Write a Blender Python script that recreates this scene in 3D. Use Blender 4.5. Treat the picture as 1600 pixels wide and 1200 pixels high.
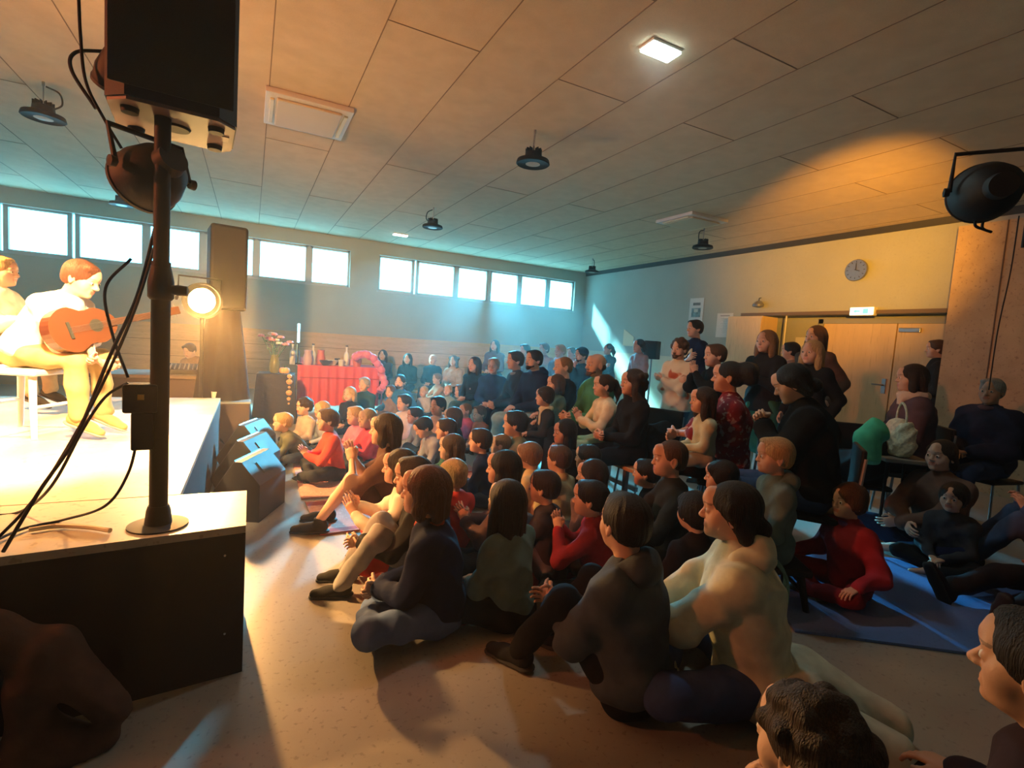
import bpy, bmesh, math, random
import numpy as np
from mathutils import Vector, Matrix
for o in list(bpy.data.objects): bpy.data.objects.remove(o)
sc = bpy.context.scene
COL = sc.collection
PI = math.pi

# ------------------------------------------------------------------ camera
CAM_H = 1.4
M3 = Matrix(((0.88896132, -0.02291582, -0.45740862), (-0.4530483, 0.10220722, -0.88560766), (0.06704489, 0.99449914, 0.0804763)))
FPX = 797.0
cd = bpy.data.cameras.new('camera'); cam = bpy.data.objects.new('camera', cd); COL.objects.link(cam)
cam.matrix_world = Matrix.Translation((0, 0, CAM_H)) @ M3.to_4x4()
cd.sensor_width = 36; cd.lens = 36 * FPX / 1600; cd.clip_start = 0.02; cd.clip_end = 200
sc.camera = cam

# ------------------------------------------------------------------ colour management
sc.view_settings.view_transform = 'Standard'; sc.view_settings.look = 'None'
sc.view_settings.exposure = 0.0; sc.view_settings.gamma = 1.0
sc.view_settings.use_curve_mapping = False

# ------------------------------------------------------------------ world: bright overcast cyan sky beyond the high windows
w = bpy.data.worlds.new('world'); sc.world = w; w.use_nodes = True
bg = w.node_tree.nodes['Background']; bg.inputs[0].default_value = (0.16, 0.72, 1.0, 1); bg.inputs[1].default_value = 10.5

def light(name, kind, loc, energy, color, target=None, **kw):
    d = bpy.data.lights.new(name, kind); o = bpy.data.objects.new(name, d); COL.objects.link(o)
    o.location = loc; d.energy = energy; d.color = color
    for k, v in kw.items(): setattr(d, k, v)
    if target is not None:
        o.rotation_euler = (Vector(target) - Vector(loc)).to_track_quat('-Z', 'Y').to_euler()
    return o
sun = light('sun', 'SUN', (0, 30, 30), 42.0, (0.25, 0.85, 1.0), angle=math.radians(6))
sun.rotation_euler = Vector((0.9, -1.1, -1.0)).to_track_quat('-Z', 'Y').to_euler()
# added spot outside the right window band, gives the crowd and floor cyan rim light
light('added_rim_spot', 'SPOT', (9.0, 20.0, 5.3), 72000, (0.10, 0.66, 1.0), target=(0.8, 4.4, 0.3), spot_size=math.radians(40), spot_blend=0.5, shadow_soft_size=0.45)
# sky portals in the two window bands
for (xa, xb) in ((-7.0, 2.07), (2.7, 8.45)):
    p = light('window_portal', 'AREA', ((xa+xb)/2, 12.95, 2.87), 1.0, (1, 1, 1), target=((xa+xb)/2, 0, 2.87), shape='RECTANGLE', size=xb-xa, size_y=0.86)
    p.data.cycles.is_portal = True
# stage lamps (fixtures built further down at the same places)
STAR = Vector((-0.46, 6.32, 1.62))          # spotlight at far end of the stage, aimed over the audience
POLEPAR = Vector((-0.62, 2.75, 2.28))       # parcan on the near pole, aimed at the musicians
RIGHTPAR = Vector((2.98, 1.19, 2.23))       # black parcan at the right, aimed up at ceiling and end wall
light('star_spot', 'SPOT', STAR + Vector((0.03, -0.12, 0)), 1250, (1.0, 0.46, 0.12), target=(0.05, 1.8, 0.0), spot_size=math.radians(48), spot_blend=1.0, shadow_soft_size=0.07)
light('pole_spot', 'SPOT', POLEPAR + Vector((-0.2, 0.1, -0.22)), 900, (1.0, 0.66, 0.30), target=(-1.35, 3.9, 0.75), spot_size=math.radians(85), spot_blend=0.5, shadow_soft_size=0.08)
light('stage_wash', 'SPOT', (-4.6, 2.8, 3.0), 950, (1.0, 0.22, 0.07), target=(3.2, 5.2, 0.8), spot_size=math.radians(75), spot_blend=0.9, shadow_soft_size=0.12)
light('stage_top', 'SPOT', (-3.2, 4.6, 3.3), 4200, (1.0, 0.52, 0.17), target=(-1.5, 4.3, 0.6), spot_size=math.radians(66), spot_blend=0.7, shadow_soft_size=0.10)
light('back_wash', 'SPOT', (-0.85, 2.62, 2.45), 3000, (1.0, 0.50, 0.13), target=(2.2, 12.7, 0.9), spot_size=math.radians(58), spot_blend=1.0, shadow_soft_size=0.10)
RDIR = Vector((0.80, 0.58, 0.145)).normalized()
light('right_spot', 'SPOT', RIGHTPAR + RDIR * 0.03, 3800, (1.0, 0.42, 0.03), target=RIGHTPAR + RDIR * 5, spot_size=math.radians(36), spot_blend=1.0, shadow_soft_size=0.05)

# ------------------------------------------------------------------ pixel helpers (1600x1200 frame)
def ray(px, py): return M3 @ Vector(((px-800)/FPX, -(py-600)/FPX, -1.0))
def at_z(px, py, z):
    r = ray(px, py); return Vector((0, 0, CAM_H)) + r * ((z-CAM_H)/r.z)
def at_y(px, py, y):
    r = ray(px, py); return Vector((0, 0, CAM_H)) + r * (y/r.y)
def at_x(px, py, x):
    r = ray(px, py); return Vector((0, 0, CAM_H)) + r * (x/r.x)
def at_d(px, py, d): return Vector((0, 0, CAM_H)) + ray(px, py) * d

# ------------------------------------------------------------------ materials
_m = {}
def mat(name, color, rough=0.7, metal=0.0, bump=0.0, scale=40.0, var=0.0, emit=None, es=0.0, spec=0.5, sheen=0.0):
    if name in _m: return _m[name]
    m = bpy.data.materials.new(name); m.use_nodes = True; nt = m.node_tree; b = nt.nodes['Principled BSDF']
    b.inputs['Base Color'].default_value = (*color, 1); b.inputs['Roughness'].default_value = rough
    b.inputs['Metallic'].default_value = metal; b.inputs['Specular IOR Level'].default_value = spec
    if sheen: b.inputs['Sheen Weight'].default_value = sheen
    if emit: b.inputs['Emission Color'].default_value = (*emit, 1); b.inputs['Emission Strength'].default_value = es
    if bump or var:
        tc = nt.nodes.new('ShaderNodeTexCoord'); n = nt.nodes.new('ShaderNodeTexNoise'); n.inputs['Scale'].default_value = scale; n.inputs['Detail'].default_value = 5
        nt.links.new(tc.outputs['Object'], n.inputs['Vector'])
        if bump:
            bp = nt.nodes.new('ShaderNodeBump'); bp.inputs['Strength'].default_value = bump; bp.inputs['Distance'].default_value = 0.01
            nt.links.new(n.outputs['Fac'], bp.inputs['Height']); nt.links.new(bp.outputs[0], b.inputs['Normal'])
        if var:
            r = nt.nodes.new('ShaderNodeValToRGB'); r.color_ramp.elements[0].position = 0.3; r.color_ramp.elements[1].position = 0.7
            r.color_ramp.elements[0].color = (*[c*(1-var) for c in color], 1); r.color_ramp.elements[1].color = (*[min(1, c*(1+var)) for c in color], 1)
            nt.links.new(n.outputs['Fac'], r.inputs[0]); nt.links.new(r.outputs[0], b.inputs['Base Color'])
    _m[name] = m; return m
def speckle(name, c1, c2, c3, s1, s2, rough, bump=0.0, stretch=(1, 1, 1)):
    m = bpy.data.materials.new(name); m.use_nodes = True; nt = m.node_tree; b = nt.nodes['Principled BSDF']; L = nt.links.new
    tc = nt.nodes.new('ShaderNodeTexCoord'); mp = nt.nodes.new('ShaderNodeMapping'); mp.inputs['Scale'].default_value = stretch; L(tc.outputs['Object'], mp.inputs[0])
    n1 = nt.nodes.new('ShaderNodeTexNoise'); n1.inputs['Scale'].default_value = s1; n1.inputs['Detail'].default_value = 6; L(mp.outputs[0], n1.inputs['Vector'])
    n2 = nt.nodes.new('ShaderNodeTexNoise'); n2.inputs['Scale'].default_value = s2; n2.inputs['Detail'].default_value = 3; L(mp.outputs[0], n2.inputs['Vector'])
    r1 = nt.nodes.new('ShaderNodeValToRGB'); e = r1.color_ramp.elements; e[0].position = .3; e[1].position = .7; e[0].color = (*c1, 1); e[1].color = (*c2, 1); L(n1.outputs['Fac'], r1.inputs[0])
    r2 = nt.nodes.new('ShaderNodeValToRGB'); e = r2.color_ramp.elements; e[0].position = .60; e[1].position = .68; e[0].color = (0, 0, 0, 1); e[1].color = (1, 1, 1, 1); L(n2.outputs['Fac'], r2.inputs[0])
    mx = nt.nodes.new('ShaderNodeMixRGB'); L(r2.outputs[0], mx.inputs[0]); L(r1.outputs[0], mx.inputs[1]); mx.inputs[2].default_value = (*c3, 1); L(mx.outputs[0], b.inputs['Base Color'])
    b.inputs['Roughness'].default_value = rough
    if bump:
        bp = nt.nodes.new('ShaderNodeBump'); bp.inputs['Strength'].default_value = bump; bp.inputs['Distance'].default_value = 0.004
        L(n2.outputs['Fac'], bp.inputs['Height']); L(bp.outputs[0], b.inputs['Normal'])
    return m
M_floor = speckle('speckled_linoleum', (.31, .28, .25), (.36, .325, .29), (.24, .215, .19), 3, 45, .33, .03)
M_ceil = speckle('wood_fibre_board', (.64, .50, .34), (.72, .57, .40), (.54, .41, .28), 6, 160, .85, .4)
M_wallg = speckle('grey_green_paint', (.36, .38, .33), (.39, .41, .36), (.33, .35, .31), 2, 30, .8, .05)
M_wood = speckle('honey_wood_panel', (.56, .36, .17), (.66, .43, .22), (.48, .29, .13), 4, 24, .5, .05, (.4, .4, 4))
M_colwood = speckle('chipboard_partition', (.42, .30, .17), (.52, .38, .22), (.30, .20, .12), 5, 30, .7, .1)
M_doorwood = speckle('yellow_wood_door', (.62, .46, .22), (.70, .52, .26), (.55, .40, .18), 2, 12, .45, .02, (4, 4, .3))
M_black = mat('black_stage_skirt', (.012, .011, .016), .8, bump=.2, scale=8, spec=.2)
M_bmetal = mat('black_metal', (.006, .006, .008), .6, .1, spec=.25)
M_bplast = mat('black_plastic', (.007, .007, .009), .6, bump=.1, scale=300, spec=.3)
M_grey = mat('grey_metal', (.35, .35, .36), .35, .8)
M_white = mat('white_enamel', (.75, .74, .70), .4)
M_dark = mat('dark_trim', (.03, .03, .025), .6)

# ------------------------------------------------------------------ object helpers
def tag(o, label=None, cat=None, group=None, kind=None):
    if label: o['label'] = label
    if cat: o['category'] = cat
    if group: o['group'] = group
    if kind: o['kind'] = kind
    return o
def empty(name, loc=(0, 0, 0), rz=0, label=None, cat=None, group=None):
    o = bpy.data.objects.new(name, None); COL.objects.link(o); o.location = loc; o.rotation_euler = (0, 0, rz); o.empty_display_size = .1
    return tag(o, label, cat, group)
def link(name, me, parent=None, m=None, mats=None):
    o = bpy.data.objects.new(name, me); COL.objects.link(o)
    if parent is not None: o.parent = parent
    if m is not None and not me.materials: me.materials.append(m)
    return o
class MB:
    def __init__(s): s.v = []; s.f = []; s.sm = []
    def add(s, vs, fs, smooth=False, T=None):
        n = len(s.v)
        for p in vs:
            p = Vector(p); s.v.append(tuple(T @ p) if T is not None else tuple(p))
        for f in fs: s.f.append([i+n for i in f]); s.sm.append(smooth)
        return s
    def box(s, lo, hi, bev=0.0, T=None):
        if bev > 0:
            bm = bmesh.new(); bmesh.ops.create_cube(bm, size=1)
            for v in bm.verts: v.co = Vector([lo[i]+(v.co[i]+.5)*(hi[i]-lo[i]) for i in range(3)])
            bmesh.ops.bevel(bm, geom=bm.edges[:], offset=bev, segments=2, profile=.5, affect='EDGES')
            bm.verts.index_update()
            s.add([v.co for v in bm.verts], [[v.index for v in f.verts] for f in bm.faces], False, T); bm.free(); return s
        x0, y0, z0 = lo; x1, y1, z1 = hi
        return s.add([(x0,y0,z0),(x1,y0,z0),(x1,y1,z0),(x0,y1,z0),(x0,y0,z1),(x1,y0,z1),(x1,y1,z1),(x0,y1,z1)],
              [(0,3,2,1),(4,5,6,7),(0,1,5,4),(1,2,6,5),(2,3,7,6),(3,0,4,7)], False, T)
    def prism(s, pts, y0, y1, T=None):   # polygon in XZ extruded along Y
        n = len(pts); vs = [(x, y0, z) for x, z in pts] + [(x, y1, z) for x, z in pts]
        return s.add(vs, [list(range(n)), list(range(2*n-1, n-1, -1))] + [[i, i+n, (i+1) % n+n, (i+1) % n] for i in range(n)], False, T)
    def lathe(s, prof, n=32, T=None, smooth=True):   # (r,z) profile round Z
        vs = []; fs = []
        for r, z in prof:
            for i in range(n): a = 2*PI*i/n; vs.append((r*math.cos(a), r*math.sin(a), z))
        for k in range(len(prof)-1):
            for i in range(n): j = (i+1) % n; fs.append((k*n+i, k*n+j, (k+1)*n+j, (k+1)*n+i))
        if prof[0][0] > 1e-6: fs.append(tuple(range(n-1, -1, -1)))
        if prof[-1][0] > 1e-6: fs.append(tuple((len(prof)-1)*n+i for i in range(n)))
        return s.add(vs, fs, smooth, T)
    def tube(s, pts, r, n=8, T=None):
        pts = [Vector(p) for p in pts]; vs = []; fs = []; up = Vector((0, 0, 1)); prev = None
        for k, p in enumerate(pts):
            d = (pts[min(k+1, len(pts)-1)] - pts[max(k-1, 0)]).normalized()
            a = prev if prev is not None else (up if abs(d.z) < .9 else Vector((1, 0, 0)))
            u = (a - d*a.dot(d)).normalized(); prev = u; v = d.cross(u)
            rr = r[k] if isinstance(r, (list, tuple)) else r
            for i in range(n): t = 2*PI*i/n; vs.append(p + u*rr*math.cos(t) + v*rr*math.sin(t))
        for k in range(len(pts)-1):
            for i in range(n): j = (i+1) % n; fs.append((k*n+i, k*n+j, (k+1)*n+j, (k+1)*n+i))
        fs.append(tuple(range(n-1, -1, -1))); fs.append(tuple((len(pts)-1)*n+i for i in range(n)))
        return s.add(vs, fs, True, T)
    def build(s, name, m, parent=None):
        me = bpy.data.meshes.new(name); me.from_pydata(s.v, [], s.f); me.polygons.foreach_set('use_smooth', s.sm); me.update()
        if any(s.sm):
            try: me.set_sharp_from_angle(angle=math.radians(40))
            except Exception: pass
        return link(name, me, parent, m)
def bez(p, n=24):   # smooth curve through points (Catmull-Rom)
    p = [Vector(q) for q in p]; q = [p[0]*2-p[1]] + p + [p[-1]*2-p[-2]]; out = []
    for i in range(1, len(q)-2):
        for k in range(n):
            t = k/n; a, b, c, d = q[i-1], q[i], q[i+1], q[i+2]
            out.append(.5*((2*b)+(c-a)*t+(2*a-5*b+4*c-d)*t*t+(3*b-a-3*c+d)*t**3))
    out.append(p[-1]); return out
def struct(name, mb, m): return tag(mb.build(name, m), kind='structure')
def copy_tree(o, parent=None):
    c = o.copy(); COL.objects.link(c)
    if parent is not None: c.parent = parent
    for ch in list(o.children): copy_tree(ch, c)
    return c
def TR(loc, rz=0.0): return Matrix.Translation(loc) @ Matrix.Rotation(rz, 4, 'Z')

# ------------------------------------------------------------------ room
XL, XR, YB, YF, ZC = -7.0, 8.8, -3.5, 12.7, 3.6
WZ0, WZ1 = 2.45, 3.30
struct('floor', MB().box((XL-.2, YB-.2, -.1), (XR+.8, YF+.3, 0)), M_floor)
struct('ceiling', MB().box((XL-.2, YB-.2, ZC), (XR+.2, YF+.3, ZC+.15)), M_ceil)
j = MB()
xs = [.1+.705*k for k in range(-9, 13)]
for i, x in enumerate(xs):
    j.box((x-.004, YB, ZC-.003), (x+.004, YF, ZC+.01))
    if i+1 < len(xs):
        for y in ((3.83, 9.3, -1.0) if i % 2 == 0 else (2.68, 6.9, 11.5)): j.box((x, y-.004, ZC-.003), (min(XR, xs[i+1]), y+.004, ZC+.01))
struct('trim_1', j, mat('board_joint', (.25, .17, .11), .9))
# window wall
wins = [(-7.0, -6.1), (-6.0, -5.1), (-5.05, -4.15), (-4.05, -3.12), (-3.02, -1.95), (-1.90, -.97), (-.91, .04), (.10, 1.12), (1.18, 2.05)], \
       [(2.73, 3.60), (3.70, 4.72), (4.78, 5.66), (5.73, 6.60), (6.66, 7.52), (7.58, 8.42)]
wl = MB()
wl.box((XL, YF, 1.33), (XR, YF+.25, WZ0)); wl.box((XL, YF, WZ1), (XR, YF+.25, ZC))
wl.box((2.05, YF, WZ0), (2.73, YF+.25, WZ1)); wl.box((8.42, YF, WZ0), (XR, YF+.25, WZ1))
struct('wall_front', wl, M_wallg)
wn = MB().box((XL, YF-.03, 0), (XR, YF+.25, 1.33)); struct('trim_2', wn, M_wood)
jl = MB()
for z in (.33, .66, .99): jl.box((XL, YF-.034, z-.004), (XR, YF-.02, z+.004))
struct('trim_3', jl, mat('panel_joint', (.18, .10, .04), .8))
M_glass = bpy.data.materials.new('clear_glass'); M_glass.use_nodes = True
nt = M_glass.node_tree; nt.nodes.clear(); o_ = nt.nodes.new('ShaderNodeOutputMaterial'); mx = nt.nodes.new('ShaderNodeMixShader'); tr = nt.nodes.new('ShaderNodeBsdfTransparent'); gl = nt.nodes.new('ShaderNodeBsdfGlossy')
gl.inputs['Roughness'].default_value = .05; mx.inputs[0].default_value = .06; nt.links.new(tr.outputs[0], mx.inputs[1]); nt.links.new(gl.outputs[0], mx.inputs[2]); nt.links.new(mx.outputs[0], o_.inputs[0])
n = 0
M_frame = mat('grey_window_frame', (.45, .47, .46), .5)
for band in wins:
    for (a, b) in band:
        n += 1
        f = MB(); t = .045; y0, y1 = YF+.08, YF+.15
        f.box((a-.03, y0, WZ0), (a+t, y1, WZ1)); f.box((b-t, y0, WZ0), (b+.03, y1, WZ1)); f.box((a, y0, WZ0), (b, y1, WZ0+t)); f.box((a, y0, WZ1-t), (b, y1, WZ1))
        wo = struct('window_%d' % n, f, M_frame)
        MB().box((a+t, YF+.11, WZ0+t), (b-t, YF+.118, WZ1-t)).build('pane', M_glass, wo)
struct('trim_4', MB().box((XL, YF-.02, WZ0-.04), (2.08, YF+.08, WZ0)).box((2.7, YF-.02, WZ0-.04), (8.45, YF+.08, WZ0)), M_frame)
# end wall with double door and recess
DY0, DY1 = 3.0, 7.15     # recess along y
ew = MB()
ew.box((XR, DY1, 0), (XR+.2, YF+.25, ZC)); ew.box((XR, DY0, 2.26), (XR+.2, DY1, ZC)); ew.box((XR, YB, 0), (XR+.2, DY0, ZC))
struct('wall_right', ew, M_wallg)
rb = MB().box((XR+.5, DY0, 0), (XR+.6, DY1, 2.3)).box((XR+.2, DY0, 2.26), (XR+.6, DY1, 2.4)).box((XR+.2, DY0-.1, 0), (XR+.6, DY0, 2.3)).box((XR+.2, DY1, 0), (XR+.6, DY1+.1, 2.3))
struct('wall_recess', rb, M_wallg)
struct('trim_5', MB().box((XR-.03, YB, 3.50), (XR, YF, 3.60)), M_dark)
struct('trim_6', MB().box((XR-.04, DY0, 2.24), (XR+.01, DY1, 2.30)), mat('dark_wood_lintel', (.14, .10, .06), .6))
struct('trim_7', MB().box((XR-.012, DY1, 0), (XR, YF-.03, 1.33)), mat('pale_panel', (.60, .52, .38), .6))
dr = MB().box((XR+.42, 4.55, .01), (XR+.5, 5.72, 2.12)); d1 = struct('door_1', dr, M_doorwood)
dr = MB().box((XR+.42, 3.35, .01), (XR+.5, 4.53, 2.12)); d2 = struct('door_2', dr, M_doorwood)
h = MB().box((XR+.40, 4.60, .98), (XR+.42, 4.66, 1.22)); h.tube([(XR+.41, 4.63, 1.12), (XR+.35, 4.63, 1.12), (XR+.35, 4.78, 1.12)], .011); h.build('door_handle', M_grey, d1)
MB().box((XR+.38, 4.2, 1.98), (XR+.42, 4.5, 2.05), .008).build('door_closer', M_grey, d2)
struct('trim_8', MB().box((XR+.38, 5.72, 0), (XR+.5, 5.80, 2.2)).box((XR+.38, 3.27, 2.12), (XR+.5, 5.80, 2.22)), mat('door_frame_grey', (.30, .30, .24), .5))
struct('wall_left', MB().box((XL-.2, YB, 0), (XL, YF, ZC)), M_wallg)
struct('wall_back', MB().box((XL, YB-.2, 0), (XR, YB, ZC)), M_wallg)
# chipboard partition on the right
pt = MB().box((7.8, -1.2, 0), (7.95, 3.30, 3.21)); pa = struct('wall_partition', pt, M_colwood)
struct('trim_9', MB().box((7.793, 2.82, 0), (7.803, 2.832, 3.21)), mat('partition_joint', (.12, .08, .05), .9))
# open cupboard beside the recess
c = empty('wooden_cupboard', (XR-.45, 6.72, 0), 0, 'tall narrow wooden cupboard standing left of the yellow double doors', 'cupboard')
MB().box((0, -.38, 0), (.44, .38, 2.20), .006).build('cabinet_body', M_doorwood, c)
MB().box((-.012, -.37, .06), (0, .37, 2.16), .003).build('door', M_doorwood, c)
# ------------------------------------------------------------------ wall things
c = empty('wall_clock', (XR-.04, 5.0, 2.95), 0, 'round wall clock high on the end wall above the exit sign', 'clock')
TX = Matrix.Rotation(-PI/2, 4, 'Y')
MB().lathe([(.17, 0), (.175, .03), (.165, .045), (.15, .045)], 40, TX).build('rim', M_grey, c)
MB().lathe([(.155, .03), (.0, .034)], 40, TX).build('dial', mat('clock_face', (.7, .66, .5), .35), c)
MB().box((-.05, -.006, 0), (-.045, .006, .11)).build('hour_hand', M_dark, c)
MB().box((-.055, -.005, -.02), (-.05, .005, .07), T=Matrix.Rotation(1.9, 4, 'X')).build('minute_hand', M_dark, c)
mk = MB()
for k in range(12): mk.box((-.05, -.004, .12), (-.045, .004, .145), T=Matrix.Rotation(k*PI/6, 4, 'X'))
mk.build('hour_marks', M_dark, c)
c = empty('exit_sign', (XR-.03, 4.83, 2.28), 0, 'small glowing white and green exit sign over the double doors', 'sign')
MB().box((-.06, -.19, -.07), (.03, .19, .07), .01).build('housing', M_white, c)
MB().box((-.064, -.175, -.058), (-.06, .175, .058)).build('lit_panel', mat('exit_light', (.6, 1, .8), .5, emit=(.55, 1.0, .78), es=3.2), c)
g = MB().box((-.066, -.10, -.04), (-.064, -.02, .04)); g.add([(-.067, .02, -.014), (-.067, .08, -.014), (-.067, .08, -.035), (-.067, .13, 0), (-.067, .08, .035), (-.067, .08, .014), (-.067, .02, .014)], [(0, 1, 2, 3, 4, 5, 6)])
g.build('arrow_mark', mat('exit_green', (.1, .6, .35), .5, emit=(.2, 1, .55), es=1.5), c)
def sheet(name, y, z, w, h, label, cat, draw=None):
    c = empty(name, ((XR if (y > DY1 or z > 2.2) else XR+.5)-.003, y, z), 0, label, cat)
    MB().box((-.004, -w/2, -h/2), (0, w/2, h/2)).build('paper', mat('paper', (.62, .63, .60), .7), c)
    if draw: draw(c)
    return c
def d_poster(c):
    MB().box((-.006, -.13, -.16), (-.004, .13, .04)).build('picture', mat('poster_blue_grey', (.16, .27, .29), .7, var=.5, scale=14), c)
    MB().box((-.006, -.11, .10), (-.004, .10, .16)).build('picture', mat('poster_dark', (.14, .16, .15), .7, var=.5, scale=30), c)
    MB().box((-.0075, -.05, -.05), (-.006, .06, .02)).build('picture', mat('poster_pale', (.5, .55, .5), .7), c)
sheet('poster', 8.36, 2.40, .40, .52, 'poster with a blue grey picture, high on the end wall left of the notice', 'poster', d_poster)
def d_note(c):
    k = MB()
    for i in range(9): k.box((-.006, -.14, .14-.035*i), (-.0045, .10-.03*(i % 3), .145-.035*i))
    k.build('text_lines', mat('ink', (.35, .36, .36), .8), c)
    MB().box((-.006, -.12, .19), (-.0045, .12, .205)).build('heading', mat('ink_dark', (.2, .2, .2), .8), c)
sheet('notice_sheet', 7.56, 2.06, .40, .50, 'white notice sheet pinned to the end wall beside the cupboard', 'notice', d_note)
sheet('notice_sheet', 6.18, 1.72, .22, .30, 'small white sheet on the wall right of the cupboard behind the blond woman', 'notice')
s_ = sheet('notice_sheet', 5.92, 1.80, .20, .15, 'tiny pale card on the wall just left of the yellow door', 'notice')
for (y, z, w_, h_, lb) in ((10.55, 1.74, .42, .44, 'cream paper cutout wall decoration above the black loudspeaker box'),):
    c = empty('paper_decoration', (XR-.02, y, z), 0, lb, 'decoration')
    MB().prism([(-w_/2, -h_/2), (w_/2, -h_/2), (w_/2, h_/2), (.05, h_/3), (-.06, h_/5), (-w_/2, .02)], 0, .006, Matrix.Rotation(PI/2, 4, 'Z')).build('paper', mat('cream_paper', (.75, .62, .42), .7), c)
c = empty('small_wall_lamp', (XR-.06, 6.75, 2.40), 0, 'small round metal lamp on the lintel above the cupboard', 'lamp')
MB().lathe([(.03, 0), (.09, .02), (.10, .06), (.05, .12), (.015, .13)], 24).build('shade', M_grey, c); MB().tube([(0, 0, .12), (0, 0, .18), (.05, 0, .19)], .008).build('arm', M_dark, c)
c = empty('wall_pipe', (XR+.1, 6.25, 0), 0, 'thin white vertical pipe on the wall right of the cupboard', 'pipe')
MB().tube([(0, 0, 0), (0, 0, 2.25)], .014, 10).build('tube', M_white, c)

# ------------------------------------------------------------------ ceiling things
def highbay():
    r = empty('hanging_lamp', (0, 0, 0))
    MB().lathe([(.06, .12), (.085, .11), (.09, .06), (.165, .035), (.175, .0), (.165, -.008), (.15, -.004)], 40).build('housing', M_bmetal, r)
    MB().lathe([(.15, -.002), (.0, -.006)], 32).build('lens', mat('lamp_lens', (.55, .5, .42), .25), r)
    fins = MB()
    for k in range(12): fins.box((.03, -.004, .06), (.085, .004, .15), T=Matrix.Rotation(k*PI/6, 4, 'Z'))
    fins.build('heat_sink', M_bmetal, r)
    MB().tube([(-.0, 0, .14), (0, 0, .3)], .006).tube([(0, 0, .3), (.0, .0, .34)], .012).build('hook', M_grey, r)
    MB().tube(bez([(.08, 0, .10), (.14, 0, .16), (.12, 0, .26), (0.02, 0, .30)]), .008).build('cable', M_bplast, r)
    return r
hb = highbay()
hbs = [(68, 178, 'nearest left, above the stage and left of the loudspeaker'), (833, 250, 'in the middle of the ceiling, the most central one'), (676, 352, 'between the two window bands and the ceiling centre'),
       (1098, 384, 'nearest to the end wall, right of the white ceiling panel'), (925, 423, 'small and farthest, close to the far corner'), (190, 317, 'far left, half hidden behind the parcan on the pole')]
for i, (x, y, lb) in enumerate(hbs):
    r = hb if i == 0 else copy_tree(hb)
    p = at_z(x, y, 3.3); r.location = (p.x, p.y, 3.26); r.rotation_euler.z = i*1.1
    tag(r, 'black round industrial hanging lamp ' + lb, 'lamp', 'round industrial lamps under the ceiling')
    r['label'] = r['label'][:110]
def panel(x0, y0, x1, y1, lit, label, rz=0):
    r = empty('ceiling_panel_light', ((x0+x1)/2, (y0+y1)/2, ZC), rz, label, 'ceiling light'); a, b = (x1-x0)/2, (y1-y0)/2
    MB().box((-a, -b, -.02 if lit else -.05), (a, b, 0), .008).build('frame', M_white, r)
    if lit: MB().box((-a+.01, -b+.01, -.035), (a-.01, b-.01, -.02)).build('diffuser', mat('led_on', (1, 1, 1), .5, emit=(.75, 1, .95), es=14), r)
    else:
        MB().box((-a+.10, -b+.08, -.075), (a-.10, b-.08, -.05), .012).build('diffuser', mat('panel_off', (.62, .52, .36), .5), r)
        for sx in (-1, 1): MB().box((sx*(a-.06)-.02, -b+.12, -.07), (sx*(a-.06)+.02, b-.12, -.05), .008).build('end_strip', mat('cream_plastic', (.8, .72, .5), .4), r)
    return r
panel(.07, 5.44, .86, 6.30, False, 'large cream rectangular ceiling unit, unlit, right of the big loudspeaker')
panel(5.98, 5.95, 6.78, 6.75, False, 'flat cream square ceiling unit near the end wall, unlit')
panel(2.46, 2.96, 2.74, 3.12, True, 'bright lit white square lamp on the ceiling at upper right')
panel(2.70, 11.25, 3.02, 11.40, True, 'small lit lamp on the far ceiling above the window column')
light('ceiling_lamp_light', 'AREA', (2.6, 3.04, 3.52), 14, (.75, 1, .95), target=(2.6, 3.04, 0), shape='RECTANGLE', size=.25, size_y=.15)

# ------------------------------------------------------------------ stage
SZ = .61
M_stagetop = speckle('stage_plywood', (.44, .36, .27), (.52, .43, .33), (.36, .28, .2), 5, 40, .4, .03)
M_pale = mat('pale_board', (.80, .76, .68), .45)
def stage_poly(name, pts, label):
    r = empty(name, (0, 0, 0), 0, label, 'stage'); n_ = len(pts)
    k = MB(); k.add([(x, y, 0) for x, y in pts]+[(x, y, SZ-.03) for x, y in pts], [list(range(n_))[::-1], list(range(n_, 2*n_))]+[[i, (i+1) % n_, (i+1) % n_+n_, i+n_] for i in range(n_)]); k.build('skirt', M_black, r)
    k = MB(); k.add([(x, y, SZ-.03) for x, y in pts]+[(x, y, SZ) for x, y in pts], [list(range(n_))[::-1], list(range(n_, 2*n_))]+[[i, (i+1) % n_, (i+1) % n_+n_, i+n_] for i in range(n_)]); k.build('deck', M_stagetop, r)
    return r
stage_poly('stage_platform', [(-6.2, 1.46), (0.0, 2.21), (0.0, 2.69), (-6.2, 2.69)], 'near black sided stage block carrying the loudspeaker pole')
stage_poly('stage_platform', [(-6.2, 2.70), (-.27, 2.70), (-.27, 6.17), (-6.2, 6.17)], 'long main stage block running back beside the floor monitors')
for sx, sz in ((-.07, .50), (-.065, .18)):
    MB().lathe([(.004, 0), (.004, .004), (0, .005)], 10, Matrix.Translation((sx-.0, 2.2, sz)) @ Matrix.Rotation(PI/2, 4, 'X')).build('screw', M_grey, [o for o in COL.objects if o.name == 'stage_platform'][0])
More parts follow.
